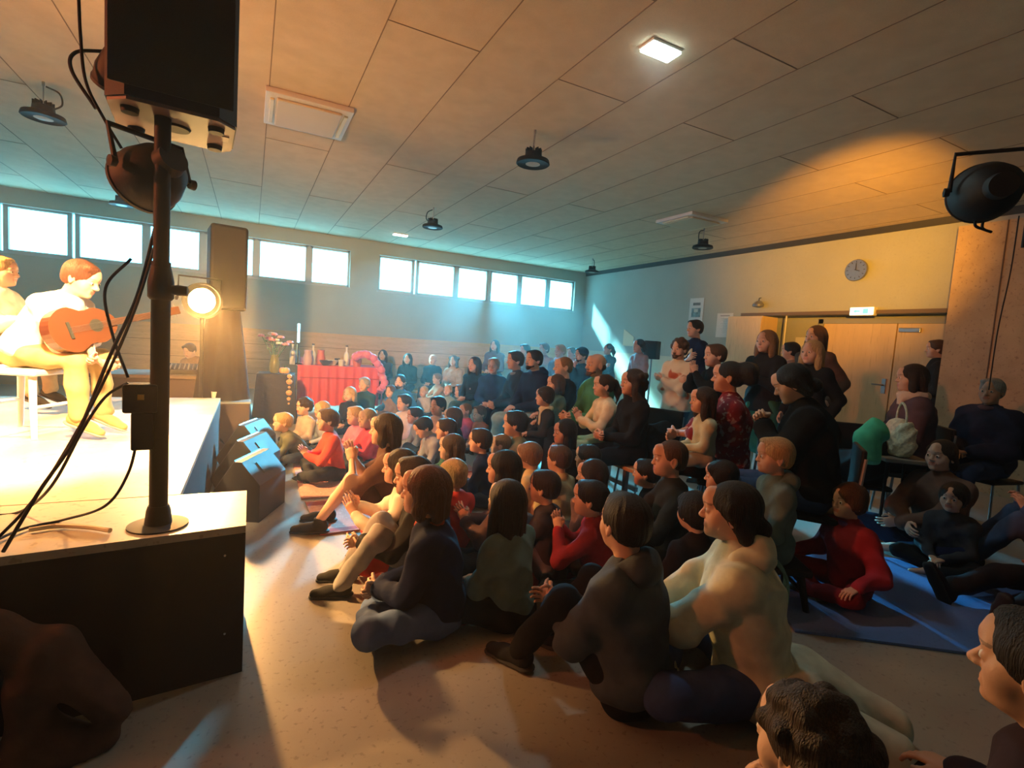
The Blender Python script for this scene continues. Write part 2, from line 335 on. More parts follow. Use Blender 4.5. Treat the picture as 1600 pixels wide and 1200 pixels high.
# ------------------------------------------------------------------ pole with loudspeaker, parcan and clamp box
PX, PY = -.30, 2.30
r = empty('speaker_pole', (PX, PY, SZ), 0, 'black upright speaker pole standing on the near stage block', 'stand')
MB().tube([(0, 0, .03), (0, 0, 1.0)], .031, 20).build('lower_tube', M_bmetal, r)
MB().tube([(0, 0, 1.0), (0, 0, 1.52)], .026, 20).build('upper_tube', M_bmetal, r)
MB().lathe([(.034, .86), (.042, .87), (.042, .93), (.038, .95), (.032, .98)], 24).build('collar', M_bplast, r)
MB().lathe([(.10, 0), (.10, .006), (.045, .010), (.040, .06), (.034, .08)], 36).build('base_plate', M_bplast, r)
MB().lathe([(.016, 0), (.02, .02), (.018, .05), (0, .055)], 16, Matrix.Translation((.035, -.02, .9)) @ Matrix.Rotation(PI/2, 4, 'Y')).build('knob', M_bplast, r)
fwd = ray(255, 300); fwd.z = 0; fwd.normalize(); yaw = math.atan2(fwd.y, fwd.x) - PI/2
r = empty('loudspeaker', (PX+.03, PY+.08, 2.135), yaw-.05, 'huge black loudspeaker cabinet on the near pole, seen from below', 'loudspeaker')
pr = [(-.20, -.14), (-.14, -.20), (.14, -.20), (.20, -.14), (.20, .16), (.17, .2), (-.17, .2), (-.20, .16)]
pr = [(x*.98, y*.95) for x, y in pr]
k = MB(); n_ = 8
k.add([(x, y, .0) for x, y in pr]+[(x, y, .95) for x, y in pr], [list(range(8))[::-1], list(range(8, 16))]+[[i, (i+1) % 8, (i+1) % 8+8, i+8] for i in range(8)]); k.build('cabinet', mat('speaker_black', (.012, .011, .02), .6, bump=.2, scale=300), r)
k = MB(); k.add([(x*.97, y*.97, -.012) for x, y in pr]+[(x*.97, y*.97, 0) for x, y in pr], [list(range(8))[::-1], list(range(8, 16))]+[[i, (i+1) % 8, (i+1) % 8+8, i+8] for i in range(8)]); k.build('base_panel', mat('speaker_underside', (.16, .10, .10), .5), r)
for sx, sy in ((-.13, -.10), (.13, -.10), (-.13, .12), (.13, .12)): MB().lathe([(.025, -.03), (.028, -.012), (.028, -.01)], 20, Matrix.Translation((sx, sy, 0))).build('rubber_foot', M_bplast, r)
MB().lathe([(.045, -.02), (.05, -.012), (.03, -.012)], 24, Matrix.Translation((.0, 0, 0))).build('pole_socket', M_bmetal, r)
MB().box((.15, -.03, -.015), (.175, .03, -.012)).build('type_plate', mat('plate', (.4, .3, .27), .5), r)
MB().box((-.18, -.205, .03), (.18, -.2, .92)).build('grille', mat('grille_black', (.01, .01, .012), .5, bump=.6, scale=500), r)
def parcan(name, loc, direction, label, rad=.13, L=.28, cat='stage light', lit=False, yoke=True, tailup=False):
    """round can, mouth towards +Z of its own frame"""
    d = Vector(direction).normalized(); q = d.to_track_quat('Z', 'Y')
    r = empty(name, loc, 0, label, cat); T = q.to_matrix().to_4x4()
    MB().lathe([(.02, -L), (.05, -L), (.055, -L*.78), (rad*.80, -L*.62), (rad, -L*.25), (rad*1.02, 0), (rad*1.06, .004), (rad*1.06, .016), (rad*.95, .016), (rad*.93, -.02)], 40, T).build('can', M_bplast, r)
    lm = mat('par_lens_on', (1, .8, .4), .2, emit=(1, .62, .2), es=260) if lit else mat('par_lens_off', (.25, .2, .12), .15)
    MB().lathe([(rad*.93, -.03), (rad*.6, -.015), (0, -.01)], 32, T).build('lens', lm, r)
    if yoke:
        a = rad*1.12
        MB().tube([(-a, 0, -.06), (-a, 0, .0), (-a*.9, rad*1.4, -.08), (a*.9, rad*1.4, -.08), (a, 0, 0), (a, 0, -.06)][1:5] if False else [(-a, 0, -L*.35), (-a, rad*1.3, -L*.35), (a, rad*1.3, -L*.35), (a, 0, -L*.35)], .010, 8, T).build('yoke', M_bmetal, r)
        for s in (-1, 1): MB().lathe([(.018, 0), (.02, .02), (0, .025)], 12, T @ Matrix.Translation((s*a, 0, -L*.35)) @ Matrix.Rotation(s*PI/2, 4, 'Y')).build('knob', M_bplast, r)
    return r, T
pp = at_y(226, 284, 2.44)
r, T = parcan('parcan', pp, (-.55, .75, -.35), 'black round parcan clamped on the pole just below the big loudspeaker', .115, .20)
r9, T9 = parcan('parcan', at_y(190, 132, 2.46), (-.2, .45, -.55), 'black lamp can squeezed in beside the left flank of the big loudspeaker', .085, .16, yoke=False)
k = MB()
for i in range(9): k.box((.106*math.cos(i*.12-.5)-.002, .106*math.sin(i*.12-.5)-.002, -.03), (.106*math.cos(i*.12-.5)+.003, .106*math.sin(i*.12-.5)+.003, -.005), T=T)
k.build('vent_slots', mat('gold_glint', (.8, .55, .15), .3, .8), r)
cb = at_y(226, 622, 2.30)
r = empty('power_box', cb, yaw, 'black dimmer box clamped to the pole above the stage floor', 'box')
MB().box((-.065, -.05, -.05), (.04, .05, .055), .008).build('case', M_bplast, r)
MB().box((-.04, -.04, -.19), (.03, .04, -.05), .006).build('lower_case', M_bplast, r)
MB().box((-.02, -.056, .0), (.0, -.05, .02)).build('switch', mat('amber_switch', (.8, .5, .1), .4), r)
# cables
def cable(pts, rad, label, m=None, name='cable'):
    return tag(MB().tube(bez(pts, 10), rad, 8).build(name, m or M_bplast), label, 'cable')
def A(px, py, y): return at_y(px, py, y)
cable([A(122, -30, 2.35), A(126, 60, 2.35), A(135, 130, 2.35), A(165, 190, 2.36), A(190, 232, 2.38)], .005, 'black cable dropping from above past the loudspeaker to the parcan')
cable([A(165, 80, 2.4), A(118, 82, 2.4), A(112, 110, 2.4), A(150, 170, 2.4)], .006, 'short black cable loop leaving the left side of the big loudspeaker')
cable([A(245, 345, 2.32), A(215, 460, 2.3), A(170, 560, 2.28), A(120, 680, 2.2), A(60, 770, 2.12), at_z(5, 862, SZ+.01)], .006, 'black cable running diagonally from pole top down to the stage front left')
cable([A(243, 380, 2.30), A(212, 480, 2.28), A(165, 590, 2.25), A(105, 700, 2.2), A(45, 790, 2.15), at_z(-30, 866, SZ+.01)], .005, 'second black cable hanging diagonally beside the first one')
cable([A(205, 404, 2.31), A(165, 450, 2.3), A(175, 520, 2.3), A(200, 590, 2.3)], .005, 'thin black cable curling above the dimmer box')
cable([A(200, 598, 2.28), A(165, 620, 2.28), A(130, 670, 2.25), A(80, 760, 2.25), at_z(30, 800, SZ+.01), at_z(-30, 806, SZ+.01)], .005, 'thin black cable leaving the dimmer box towards the stage left')
cable([A(216, 680, 2.28), A(200, 740, 2.28), A(165, 790, 2.26), at_z(100, 812, SZ+.01), at_z(40, 825, SZ+.01), at_z(-20, 850, SZ+.01)], .005, 'black cable drooping from under the dimmer box onto the deck')
cable([at_z(45, 828, SZ+.012), at_z(90, 822, SZ+.012), at_z(140, 824, SZ+.012), at_z(172, 829, SZ+.012)], .009, 'pale thick cable lying on the near stage deck', mat('cream_cable', (.7, .6, .4), .5))
# ------------------------------------------------------------------ floor monitors
def wedge():
    r = empty('floor_monitor', (0, 0, 0))
    prof = [(0, 0), (-.06, .10), (.15, .43), (.20, .43), (.33, .27), (.33, 0)]
    MB().prism(prof, 0, .47).build('cabinet', mat('monitor_black', (.022, .02, .02), .6, bump=.3, scale=260), r)
    MB().prism([(-.055, .125), (.138, .436), (.152, .42), (-.04, .105)], .025, .445).build('grille', mat('steel_grille', (.10, .10, .11), .35, .5), r)
    MB().prism([(.235, .397), (.295, .322), (.29, .315), (.228, .392)], .16, .30).build('handle_slot', M_dark, r)
    return r
w0 = wedge()
for i, (x, y, rz, lb) in enumerate([(-.22, 4.08, -.42, 'nearest of the three black floor monitors in front of the stage'), (-.22, 4.80, -.40, 'middle one of the three black floor monitors'), (-.22, 5.56, -.38, 'farthest of the three black floor monitors beside the stage')]):
    r = w0 if i == 0 else copy_tree(w0)
    r.location = (x, y, 0); r.rotation_euler.z = rz; tag(r, lb, 'floor monitor', 'wedge monitors in front of the stage')
# ------------------------------------------------------------------ far end of stage: draped loudspeaker, spotlight, desk
sp = at_y(352, 440, 6.75)
r = empty('draped_loudspeaker', (sp.x, 6.75, 0), .15, 'tall black loudspeaker on a black draped stand at the far stage end', 'loudspeaker')
MB().box((-.17, -.2, 1.55), (.20, .2, 2.48), .03).build('cabinet', mat('far_speaker_black', (.006, .006, .006), .7, spec=.2), r)
k = MB(); a, b, n_ = .2, .36, 40; vs = []; fs = []
for lv, (z, rr) in enumerate([(1.62, .15), (1.5, .17), (.9, .24), (.0, .33)]):
    for i in range(n_): t = 2*PI*i/n_; q = rr*(1+(.02+.05*lv/3)*math.sin(9*t)); vs.append((q*math.cos(t), q*math.sin(t), z))
for lv in range(3):
    for i in range(n_): fs.append((lv*n_+i, lv*n_+n_*0+(i+1) % n_, (lv+1)*n_+(i+1) % n_, (lv+1)*n_+i)[::-1])
k.add(vs, fs, True); k.build('drape', mat('black_drape', (.008, .007, .006), .95, spec=.05), r)
MB().box((-.14, -.206, 1.6), (.17, -.2, 2.44)).build('grille', mat('far_speaker_black', (.006, .006, .006), .7, spec=.2), r)
r, T = parcan('stage_spotlight', STAR, (1.2, -3.3, -.35), 'glaring amber spotlight at the far stage end, pointing at the audience', .18, .28, lit=True)
MB().tube([(0, 0, -.18), (0, 0, -1.66)], .018, 12).build('stand_pole', M_bmetal, r)
for a in (0.3, 2.4, 4.5): MB().tube([(0, 0, -1.25), (.32*math.cos(a), .32*math.sin(a), -1.655)], .010, 8).build('leg', M_bmetal, r)
dk = at_y(300, 578, 7.1)
r = empty('mixing_desk_table', (dk.x-.15, 7.15, 0), 0, 'dark cloth covered table behind the stage with mixing gear', 'table')
MB().box((-.75, -.35, .74), (.62, .35, .78), .005).build('tabletop', mat('table_brown', (.10, .06, .04), .6), r)
MB().box((-.73, -.33, .0), (.60, -.31, .74)).box((-.73, -.31, 0), (-.71, .33, .74)).box((.58, -.31, 0), (.60, .33, .74)).build('cloth_front', mat('dark_cloth', (.06, .035, .03), .9), r)
r = empty('mixing_console', (dk.x-.05, 7.1, .78), 0, 'low mixing console with silver controls on the desk behind the stage', 'mixer')
MB().prism([(-.12, 0), (-.12, .05), (.12, .11), (.12, 0)], -.28, .28, Matrix.Rotation(PI/2, 4, 'Z')).build('case', M_bplast, r)
k = MB()
for i in range(12):
    for q in range(4): k.lathe([(.008, 0), (.007, .02), (0, .021)], 8, Matrix.Translation((-.25+.045*i, -.09+.05*q, .055+.0125*q)))
k.build('knobs', M_grey, r)
lc = at_y(352, 612, 6.55)
r = empty('equipment_case', (lc.x, 6.5, 0), 0, 'low dark equipment case with a bright top, below the draped loudspeaker', 'case')
MB().box((-.35, -.12, 0), (.25, .14, .52), .01).build('body', mat('case_brown', (.08, .05, .035), .6), r)
MB().box((-.35, -.13, .52), (.26, .15, .54), .004).build('lid', mat('case_lid', (.35, .4, .4), .25), r)
MB().lathe([(.028, 0), (.034, .10), (.031, .10), (.027, .01)], 20, Matrix.Translation((-.10, 0, .54))).build('x', M_white); cupo = COL.objects[-1]; cupo.name = 'plastic_cup'; cupo.location = (lc.x, 6.5, 0); tag(cupo, 'white plastic cup standing on the low equipment case', 'cup')
# box shaped pale bright board at stage edge: performers' stool, guitar are built with the people
# ------------------------------------------------------------------ draped pedestal with vase, red table
pd = at_z(431, 662, 0)
r = empty('draped_pedestal', (pd.x, pd.y+.25, 0), -.1, 'waist high pedestal covered in black cloth, under the flowers', 'pedestal')
k = MB(); n_ = 4
k.add([(-.30, -.27, 0), (.30, -.27, 0), (.30, .27, 0), (-.30, .27, 0), (-.245, -.23, .72), (.245, -.23, .72), (.245, .23, .72), (-.245, .23, .72)], [(4, 5, 6, 7), (0, 1, 5, 4), (1, 2, 6, 5), (2, 3, 7, 6), (3, 0, 4, 7)]); k.build('drape', mat('black_drape2', (.025, .022, .015), .9, bump=.5, scale=10), r)
pz = .72
r2 = empty('hanging_garland', (pd.x+.16, pd.y-.035, .70), 0, 'string of orange ornaments hanging down the pedestal cloth', 'ornament')
k = MB()
for i, (z, q) in enumerate([(0, .035), (-.08, .045), (-.16, .02), (-.24, .045), (-.33, .03), (-.40, .015)]): k.lathe([(0, z+q), (q*.8, z+q*.5), (q, z), (q*.7, z-q*.7), (0, z-q)], 14)
k.build('beads', mat('orange_ornament', (.75, .42, .18), .5), r2)
def flower_vase(loc):
    r = empty('flower_vase', loc, 0, 'vase of pink flowers standing on the black draped pedestal', 'vase')
    MB().lathe([(.05, 0), (.075, .06), (.07, .16), (.05, .24), (.058, .27), (.05, .27), (.045, .2)], 24).build('vase_body', mat('green_glass', (.15, .16, .05), .15), r)
    random.seed(3)
    st = MB(); lf = MB(); 
    for i in range(13):
        a = random.random()*6.28; q = .06+.17*random.random(); h_ = .42+.18*random.random()
        tip = Vector((q*math.cos(a), q*math.sin(a)*.6, h_)); st.tube([(0, 0, .15), tip*.6+Vector((0, 0, .08)), tip], .005, 6)
        fl = MB()
        for c_ in range(6):
            b = c_*1.047; pc = tip + Vector((.028*math.cos(b), .028*math.sin(b), .0))
            fl.lathe([(0, .02), (.018, .012), (.026, 0), (.016, -.014), (0, -.02)], 8, Matrix.Translation(pc) @ Matrix.Rotation(b, 4, 'Z') @ Matrix.Rotation(.5, 4, 'Y'))
        fl.lathe([(0, .016), (.014, .008), (.014, -.01), (0, -.016)], 8, Matrix.Translation(tip+Vector((0, 0, .008))))
        fl.build('blossom', mat('pink_petal', (.80, .30, .36), .6) if i % 3 else mat('cream_petal', (.8, .7, .6), .6), r)
        for s in (.4, .6, .75):
            c0 = tip*s+Vector((0, 0, .12)); a2 = a+random.uniform(-1, 1); e = c0+Vector((.07*math.cos(a2), .07*math.sin(a2), .03)); n2 = Vector((-math.sin(a2), math.cos(a2), 0))*.018; m_ = (c0+e)/2+Vector((0, 0, .012))
            lf.add([c0, m_+n2, e, m_-n2, m_-Vector((0, 0, .004))], [(0, 1, 4), (1, 2, 4), (2, 3, 4), (3, 0, 4)])
    st.build('stems', mat('stem_green', (.12, .2, .05), .6), r); lf.build('leaves', mat('leaf_green', (.14, .24, .07), .6), r)
flower_vase((pd.x-.03, pd.y+.27, pz))
k = MB(); tg = empty('pumpkin', (pd.x+.1, pd.y+.12, pz+.05), 0, 'small orange gourd lying at the foot of the flower vase', 'gourd')
for i in range(8): k.lathe([(0, .045), (.03, .035), (.042, 0), (.03, -.035), (0, -.045)], 10, Matrix.Rotation(i*PI/4, 4, 'Z') @ Matrix.Translation((.035, 0, 0)))
k.build('flesh', mat('orange_ornament', (.75, .42, .18), .5), tg); MB().tube([(0, 0, .04), (.01, 0, .075)], .008, 6).build('stalk', mat('stem_green', (.12, .2, .05)), tg)

ta = at_z(466, 640, .30); TY = 9.15; tx0 = at_y(466, 600, TY).x; tx1 = at_y(590, 600, TY).x; TZ = .79
r = empty('buffet_table', ((tx0+tx1)/2, TY+.35, 0), 0, 'long table under a pinkish red cloth by the window wall', 'table'); hw = (tx1-tx0)/2
MB().box((-hw, -.35, TZ-.03), (hw, .35, TZ), .004).build('tabletop', M_pale, r)
k = MB(); N_ = 60; vs = []; fs = []
for lv, z in enumerate((TZ+.004, TZ-.08, TZ-.3, .12)):
    for i in range(N_+1): t = i/N_; x = -hw-.02+t*(2*hw+.04); vs.append((x, -.36-(.012*math.sin(t*60)+.01)*lv, z))
for lv in range(3):
    for i in range(N_): fs.append((lv*(N_+1)+i, (lv+1)*(N_+1)+i, (lv+1)*(N_+1)+i+1, lv*(N_+1)+i+1))
k.add(vs, fs, True); k.box((-hw-.02, -.36, TZ), (hw+.02, .36, TZ+.006)); k.build('tablecloth_drape', mat('pinkish_red_cloth', (.62, .08, .10), .7, bump=.2, scale=20), r)
k = MB().box((-hw+.0, -.41, TZ-.20), (hw, -.40, TZ-.19)); k.build('fold_line', mat('dark_red', (.3, .03, .04), .8), r)
for sx in (-1, 1):
    for sy in (-1, 1): MB().tube([(sx*(hw-.06), sy*.28, 0), (sx*(hw-.06), sy*.28, TZ-.03)], .02, 10).build('leg', M_grey, r)
cx = (tx0+tx1)/2
M_w = mat('ceramic_white', (.62, .64, .66), .25); M_lil = mat('lilac_paper', (.50, .38, .56), .6); M_red = mat('red_clay', (.55, .13, .08), .4); M_dk = mat('dark_glaze', (.05, .05, .06), .3); M_pk = mat('pink_paper', (.75, .28, .42), .6)
bot = [(.0, 0), (.035, 0), (.037, .14), (.03, .17), (.013, .20), (.013, .25), (.016, .25), (.016, .27), (0, .27)]; mugp = [(.0, .0), (.035, 0), (.04, .09), (.036, .09), (.032, .01)]; bowl = [(0, 0), (.04, 0), (.09, .07), (.085, .07), (.03, .012)]; jug = [(0, 0), (.05, 0), (.065, .08), (.045, .16), (.05, .2), (.045, .2), (.04, .16)]
items = [(343+60, 'vase', jug, M_lil, 'lilac vase near the left end of the red table'), (456, 'bottle', bot, M_w, 'pale bottle at the left end of the red table'), (463, 'bottle', bot, mat('blue_glass', (.25, .45, .6), .15), 'blue bottle beside the standing lamp on the red table'), (472, 'mug', mugp, M_pk, 'pink mug on the left part of the red table'), (480, 'vase', jug, M_lil, 'lilac jug in the left middle of the red table'), (488, 'bottle', bot, M_w, 'white bottle in the left middle of the red table'), (500, 'pot', jug, M_red, 'reddish clay pot at the middle of the red table'), (508, 'bowl', bowl, M_dk, 'dark bowl right of the clay pot on the red table'), (518, 'bowl', bowl, M_w, 'white bowl in the middle right of the red table'), (526, 'mug', mugp, M_dk, 'dark mug right of the white bowl'), (532, 'mug', mugp, M_w, 'white mug next to the dark mug on the red table'), (540, 'bottle', bot, M_w, 'white bottle on the right part of the red table'), (548, 'mug', mugp, M_pk, 'pink mug at the right part of the red table'), (557, 'pot', jug, M_red, 'red jug near the right end of the red table')]
for i, (px, nm, pf, m_, lb) in enumerate(items[1:]):
    r = empty(nm, (at_y(px, 590, TY+.1+.16*(i % 3)).x, TY+.1+.16*(i % 3), TZ+.006), i*.7, lb, nm, 'crockery on the red table')
    MB().lathe([(a*1.25, b*1.25) for a, b in pf], 20).build('body', m_, r)
    if pf is mugp or pf is jug: MB().tube(bez([(.045, 0, .095), (.085, 0, .085), (.085, 0, .04), (.045, 0, .03)], 6), .006, 6).build('handle', m_, r)
    if pf is bot: MB().lathe([(.022, .335), (.022, .36), (0, .362)], 12).build('cap', M_dk, r)
lp = at_y(466, 540, TY+.2)
r = empty('table_lamp', (lp.x, TY+.2, TZ+.006), 0, 'slim standing lamp with a bright bluish tube on the red table', 'lamp')
MB().lathe([(.07, 0), (.07, .015), (.012, .02)], 20).build('base', M_bmetal, r); MB().tube([(0, 0, .02), (0, 0, .38)], .008, 8).build('pole', M_bmetal, r)
MB().lathe([(0, .36), (.022, .37), (.022, .52), (.015, .54), (.022, .56), (.022, .68), (0, .69)], 12).build('bulb_tube', mat('blue_tube', (.5, .8, 1), .4, emit=(.35, .8, 1), es=2.5), r)
# pink balloon arch at table's right end
r = empty('balloon_garland', (tx1+.02, TY-.15, 0), 0, 'curved pink garland of small balloons at the right end of the red table', 'decoration'); random.seed(8)
for i in range(16):
    t = i/15; a = -.3+t*2.3; x = -.32+.36*math.cos(a)*1.0; z = .55+.48*math.sin(a); 
    if z < .1: continue
    MB().lathe([(0, .075), (.045, .06), (.07, .015), (.055, -.04), (.0, -.075)], 14, Matrix.Translation((x+random.uniform(-.02, .02), random.uniform(-.04, .04), z)) @ Matrix.Rotation(random.random()*3, 4, 'X')).build('balloon', mat('pink_balloon', (.72, .20, .38), .35), r)
MB().tube(bez([(-.32+.36*math.cos(-.3+t*2.3/5*1.0*1.0), 0, .55+.48*math.sin(-.3+t*2.3/5)) for t in range(6)], 4), .012, 6).tube([(.02, 0, 0), (.025, 0, .42)], .012, 6).build('hoop', M_pk, r)
# ------------------------------------------------------------------ mats and rugs
def rug(name, pts, label, m, th=.012, stripes=None, cat='rug'):
    c = sum((Vector((x, y, 0)) for x, y in pts), Vector())/len(pts); r = empty(name, c, 0, label, cat); n_ = len(pts)
    q = [(x-c.x, y-c.y) for x, y in pts]
    k = MB(); k.add([(x, y, .001) for x, y in q]+[(x, y, th) for x, y in q], [list(range(n_))[::-1], list(range(n_, 2*n_))]+[[i, (i+1) % n_, (i+1) % n_+n_, i+n_] for i in range(n_)]); k.build('mat_body', m, r)
    if stripes:
        for (t0, t1, m2) in stripes:
            A_, B_, C_, D_ = [Vector((x, y, 0)) for x, y in q]; a = A_.lerp(D_, t0); b = B_.lerp(C_, t0); c2 = B_.lerp(C_, t1); d = A_.lerp(D_, t1)
            k = MB(); k.add([a+Vector((0, 0, th+.001)), b+Vector((0, 0, th+.001)), c2+Vector((0, 0, th+.001)), d+Vector((0, 0, th+.001))], [(0, 1, 2, 3)]); k.build('stripe', m2, r)
    return r
M_rp = speckle('faded_red_weave', (.48, .20, .17), (.56, .27, .23), (.65, .4, .33), 12, 60, .9, .3); M_rd = speckle('dark_red_weave', (.30, .03, .03), (.38, .05, .045), (.22, .02, .02), 10, 50, .9, .3)
M_bl = speckle('blue_foam', (.07, .15, .40), (.09, .18, .46), (.06, .12, .34), 4, 60, .8, .2)
rug('rug', [(.45, 3.58), (1.6, 3.62), (1.6, 4.32), (.42, 4.32)], 'faded red rug on the floor in front of the girl with bare legs', M_rp, stripes=[(.02, .10, M_rd), (.82, .95, M_rd)])
rug('rug', [(.40, 4.40), (2.2, 4.40), (2.2, 5.9), (.42, 5.9)], 'pinkish patterned rug farther back under the seated children', M_rp, stripes=[(.30, .34, M_rd), (.92, .98, M_rd)])
rug('rug', [(.95, 2.20), (2.05, 2.55), (2.3, 3.35), (1.0, 3.2)], 'dark red mat beneath the children behind the navy sweater child', M_rd)
rug('exercise_mat', [(2.55, 1.55), (4.0, .55), (4.75, 1.55), (3.3, 2.6)], 'blue foam exercise mat on the floor at the right', M_bl, .015, cat='mat')
# ------------------------------------------------------------------ black parcan at the right edge
r, T = parcan('parcan', RIGHTPAR, RDIR, 'black parcan hanging at the upper right edge with its mouth to the left', .125, .27)
b = RIGHTPAR
for s in (0, .07):
    MB().tube(bez([Vector((-.02+s, -.0, -.11)), Vector((-.02+s, -.0, -.15)), Vector((.02+s, -.02, -.165))], 5), .006, 6).build('hook', M_bmetal, r)
MB().tube([(.22, -.16, -.02), (.6, -.35, .05)], .015, 8).build('arm', M_bmetal, r)
MB().tube([(.15, -.12, -.04), (.15, -.12, -.24)], .009, 8).build('clamp_bolt', M_bmetal, r)
cc = [at_y(1560, 318, .9), at_y(1555, 420, .9), at_y(1547, 500, .9), at_y(1543, 620, .92)]
cable([RIGHTPAR+Vector((.12, -.10, -.10)), RIGHTPAR+Vector((.115, -.10, -.35)), RIGHTPAR+Vector((.10, -.09, -.62)), RIGHTPAR+Vector((.095, -.09, -.9))], .0028, 'thin cord hanging straight down from the right parcan', name='cord')
# far black loudspeaker box on stand near the end wall
q = at_d(1019, 547, 9.6)
r = empty('small_loudspeaker', (q.x, q.y, 0), .5, 'small black box loudspeaker on a stand near the end wall', 'loudspeaker')
MB().box((-.12, -.12, q.z-.17), (.12, .12, q.z+.17), .01).build('cabinet', M_bplast, r); MB().tube([(0, 0, 0), (0, 0, q.z-.17)], .018, 8).build('pole', M_grey, r)
MB().lathe([(.22, 0), (.22, .015), (.03, .03)], 24).build('base', M_grey, r)
# ================================================================== PEOPLE: bodies grown from signed distance fields (surface nets)
def V(*a): return np.array(a, float)
def nrm(a): a = np.asarray(a, float); return a/(np.linalg.norm(a)+1e-12)
def cap(a, b, ra, rb=None, k=.02, fl=None, op='u'): return ('c', V(*a), V(*b), ra, ra if rb is None else rb, k, fl, op)
def ell(c, r, k=.02, R=None, op='u'): return ('e', V(*c), V(*r), R, k, op)
def bounds(p):
    if p[0] == 'c':
        m = max(p[3], p[4]); return np.minimum(p[1], p[2])-m, np.maximum(p[1], p[2])+m
    m = p[2] if p[3] is None else np.abs(p[3]) @ p[2]
    return p[1]-m, p[1]+m
def solid(prims, h, wob=0.0, wf=60.0, planes=(), seed=0, strand=0.0):
    adds = [p for p in prims if p[-1] == 'u']
    B = [bounds(p) for p in adds]; pad = 2.5*h+wob
    lo = np.min([b[0] for b in B], 0)-pad; hi = np.max([b[1] for b in B], 0)+pad
    n = np.ceil((hi-lo)/h).astype(int)+1
    D = np.full(n, .3, np.float32)
    for p in prims:
        k = p[4] if p[0] == 'e' else p[5]; a, b = bounds(p); q = k+2*h
        i0 = np.maximum(np.floor((a-q-lo)/h).astype(int), 0); i1 = np.minimum(np.ceil((b+q-lo)/h).astype(int)+1, n)
        if (i1 <= i0).any(): continue
        X = (lo[0]+h*np.arange(i0[0], i1[0], dtype=np.float32))[:, None, None]; Y = (lo[1]+h*np.arange(i0[1], i1[1], dtype=np.float32))[None, :, None]; Z = (lo[2]+h*np.arange(i0[2], i1[2], dtype=np.float32))[None, None, :]
        if p[0] == 'c':
            ax, bx = p[1], p[2]; ba = bx-ax; L2 = ba@ba+1e-12
            x, y, z = X-ax[0], Y-ax[1], Z-ax[2]
            t = np.clip((x*ba[0]+y*ba[1]+z*ba[2])/L2, 0, 1)
            x = x-t*ba[0]; y = y-t*ba[1]; z = z-t*ba[2]; r = p[3]+(p[4]-p[3])*t
            if p[6] is not None:
                nv, qf = p[6]; c = x*nv[0]+y*nv[1]+z*nv[2]; s2 = x*x+y*y+z*z-c*c+(c/qf)**2; d = (np.sqrt(np.maximum(s2, 0))-r)*(qf+(1-qf)*.5)
            else: d = np.sqrt(x*x+y*y+z*z)-r
        else:
            x, y, z = X-p[1][0], Y-p[1][1], Z-p[1][2]; r = p[2]
            if p[3] is not None:
                R = p[3]; x, y, z = x*R[0, 0]+y*R[1, 0]+z*R[2, 0], x*R[0, 1]+y*R[1, 1]+z*R[2, 1], x*R[0, 2]+y*R[1, 2]+z*R[2, 2]
            k0 = np.sqrt((x/r[0])**2+(y/r[1])**2+(z/r[2])**2); k1 = np.sqrt((x/r[0]**2)**2+(y/r[1]**2)**2+(z/r[2]**2)**2)
            d = k0*(k0-1)/(k1+1e-9)
        s = D[i0[0]:i1[0], i0[1]:i1[1], i0[2]:i1[2]]
        if p[-1] == 'u':
            hh = np.maximum(k-np.abs(s-d), 0)/k; s[...] = np.minimum(s, d)-hh*hh*k*.25
        else:
            e = -d; hh = np.maximum(k-np.abs(s-e), 0)/k; s[...] = np.maximum(s, e)+hh*hh*k*.25
    X = (lo[0]+h*np.arange(n[0], dtype=np.float32))[:, None, None]; Y = (lo[1]+h*np.arange(n[1], dtype=np.float32))[None, :, None]; Z = (lo[2]+h*np.arange(n[2], dtype=np.float32))[None, None, :]
    if wob:
        f = wf; D += wob*(.6*np.sin(f*X+3*np.sin(f*.31*Z+seed))*np.sin(f*.6*Y+seed*1.7)+1.1*(np.abs(np.sin(f*.45*Z+1.8*np.sin(f*.27*X+seed)+1.6*np.sin(f*.33*Y+seed*.7)))-1.0)-.25)
    if strand:
        th = np.arctan2(X, -(Y+.0)+.0*Z); D += strand*(np.sin(th*23+1.5*np.sin(Z*18)+np.sin(th*5)*1.5)*.6+.5*np.sin(th*41+2*np.sin(Z*25)))*np.clip((np.abs(X)+np.abs(Y))/.08, 0, 1)
    for (pn, pd_) in planes:   # keep n.x < d
        D = np.maximum(D, pn[0]*X+pn[1]*Y+pn[2]*Z-pd_)
    return nets(D, lo, h)
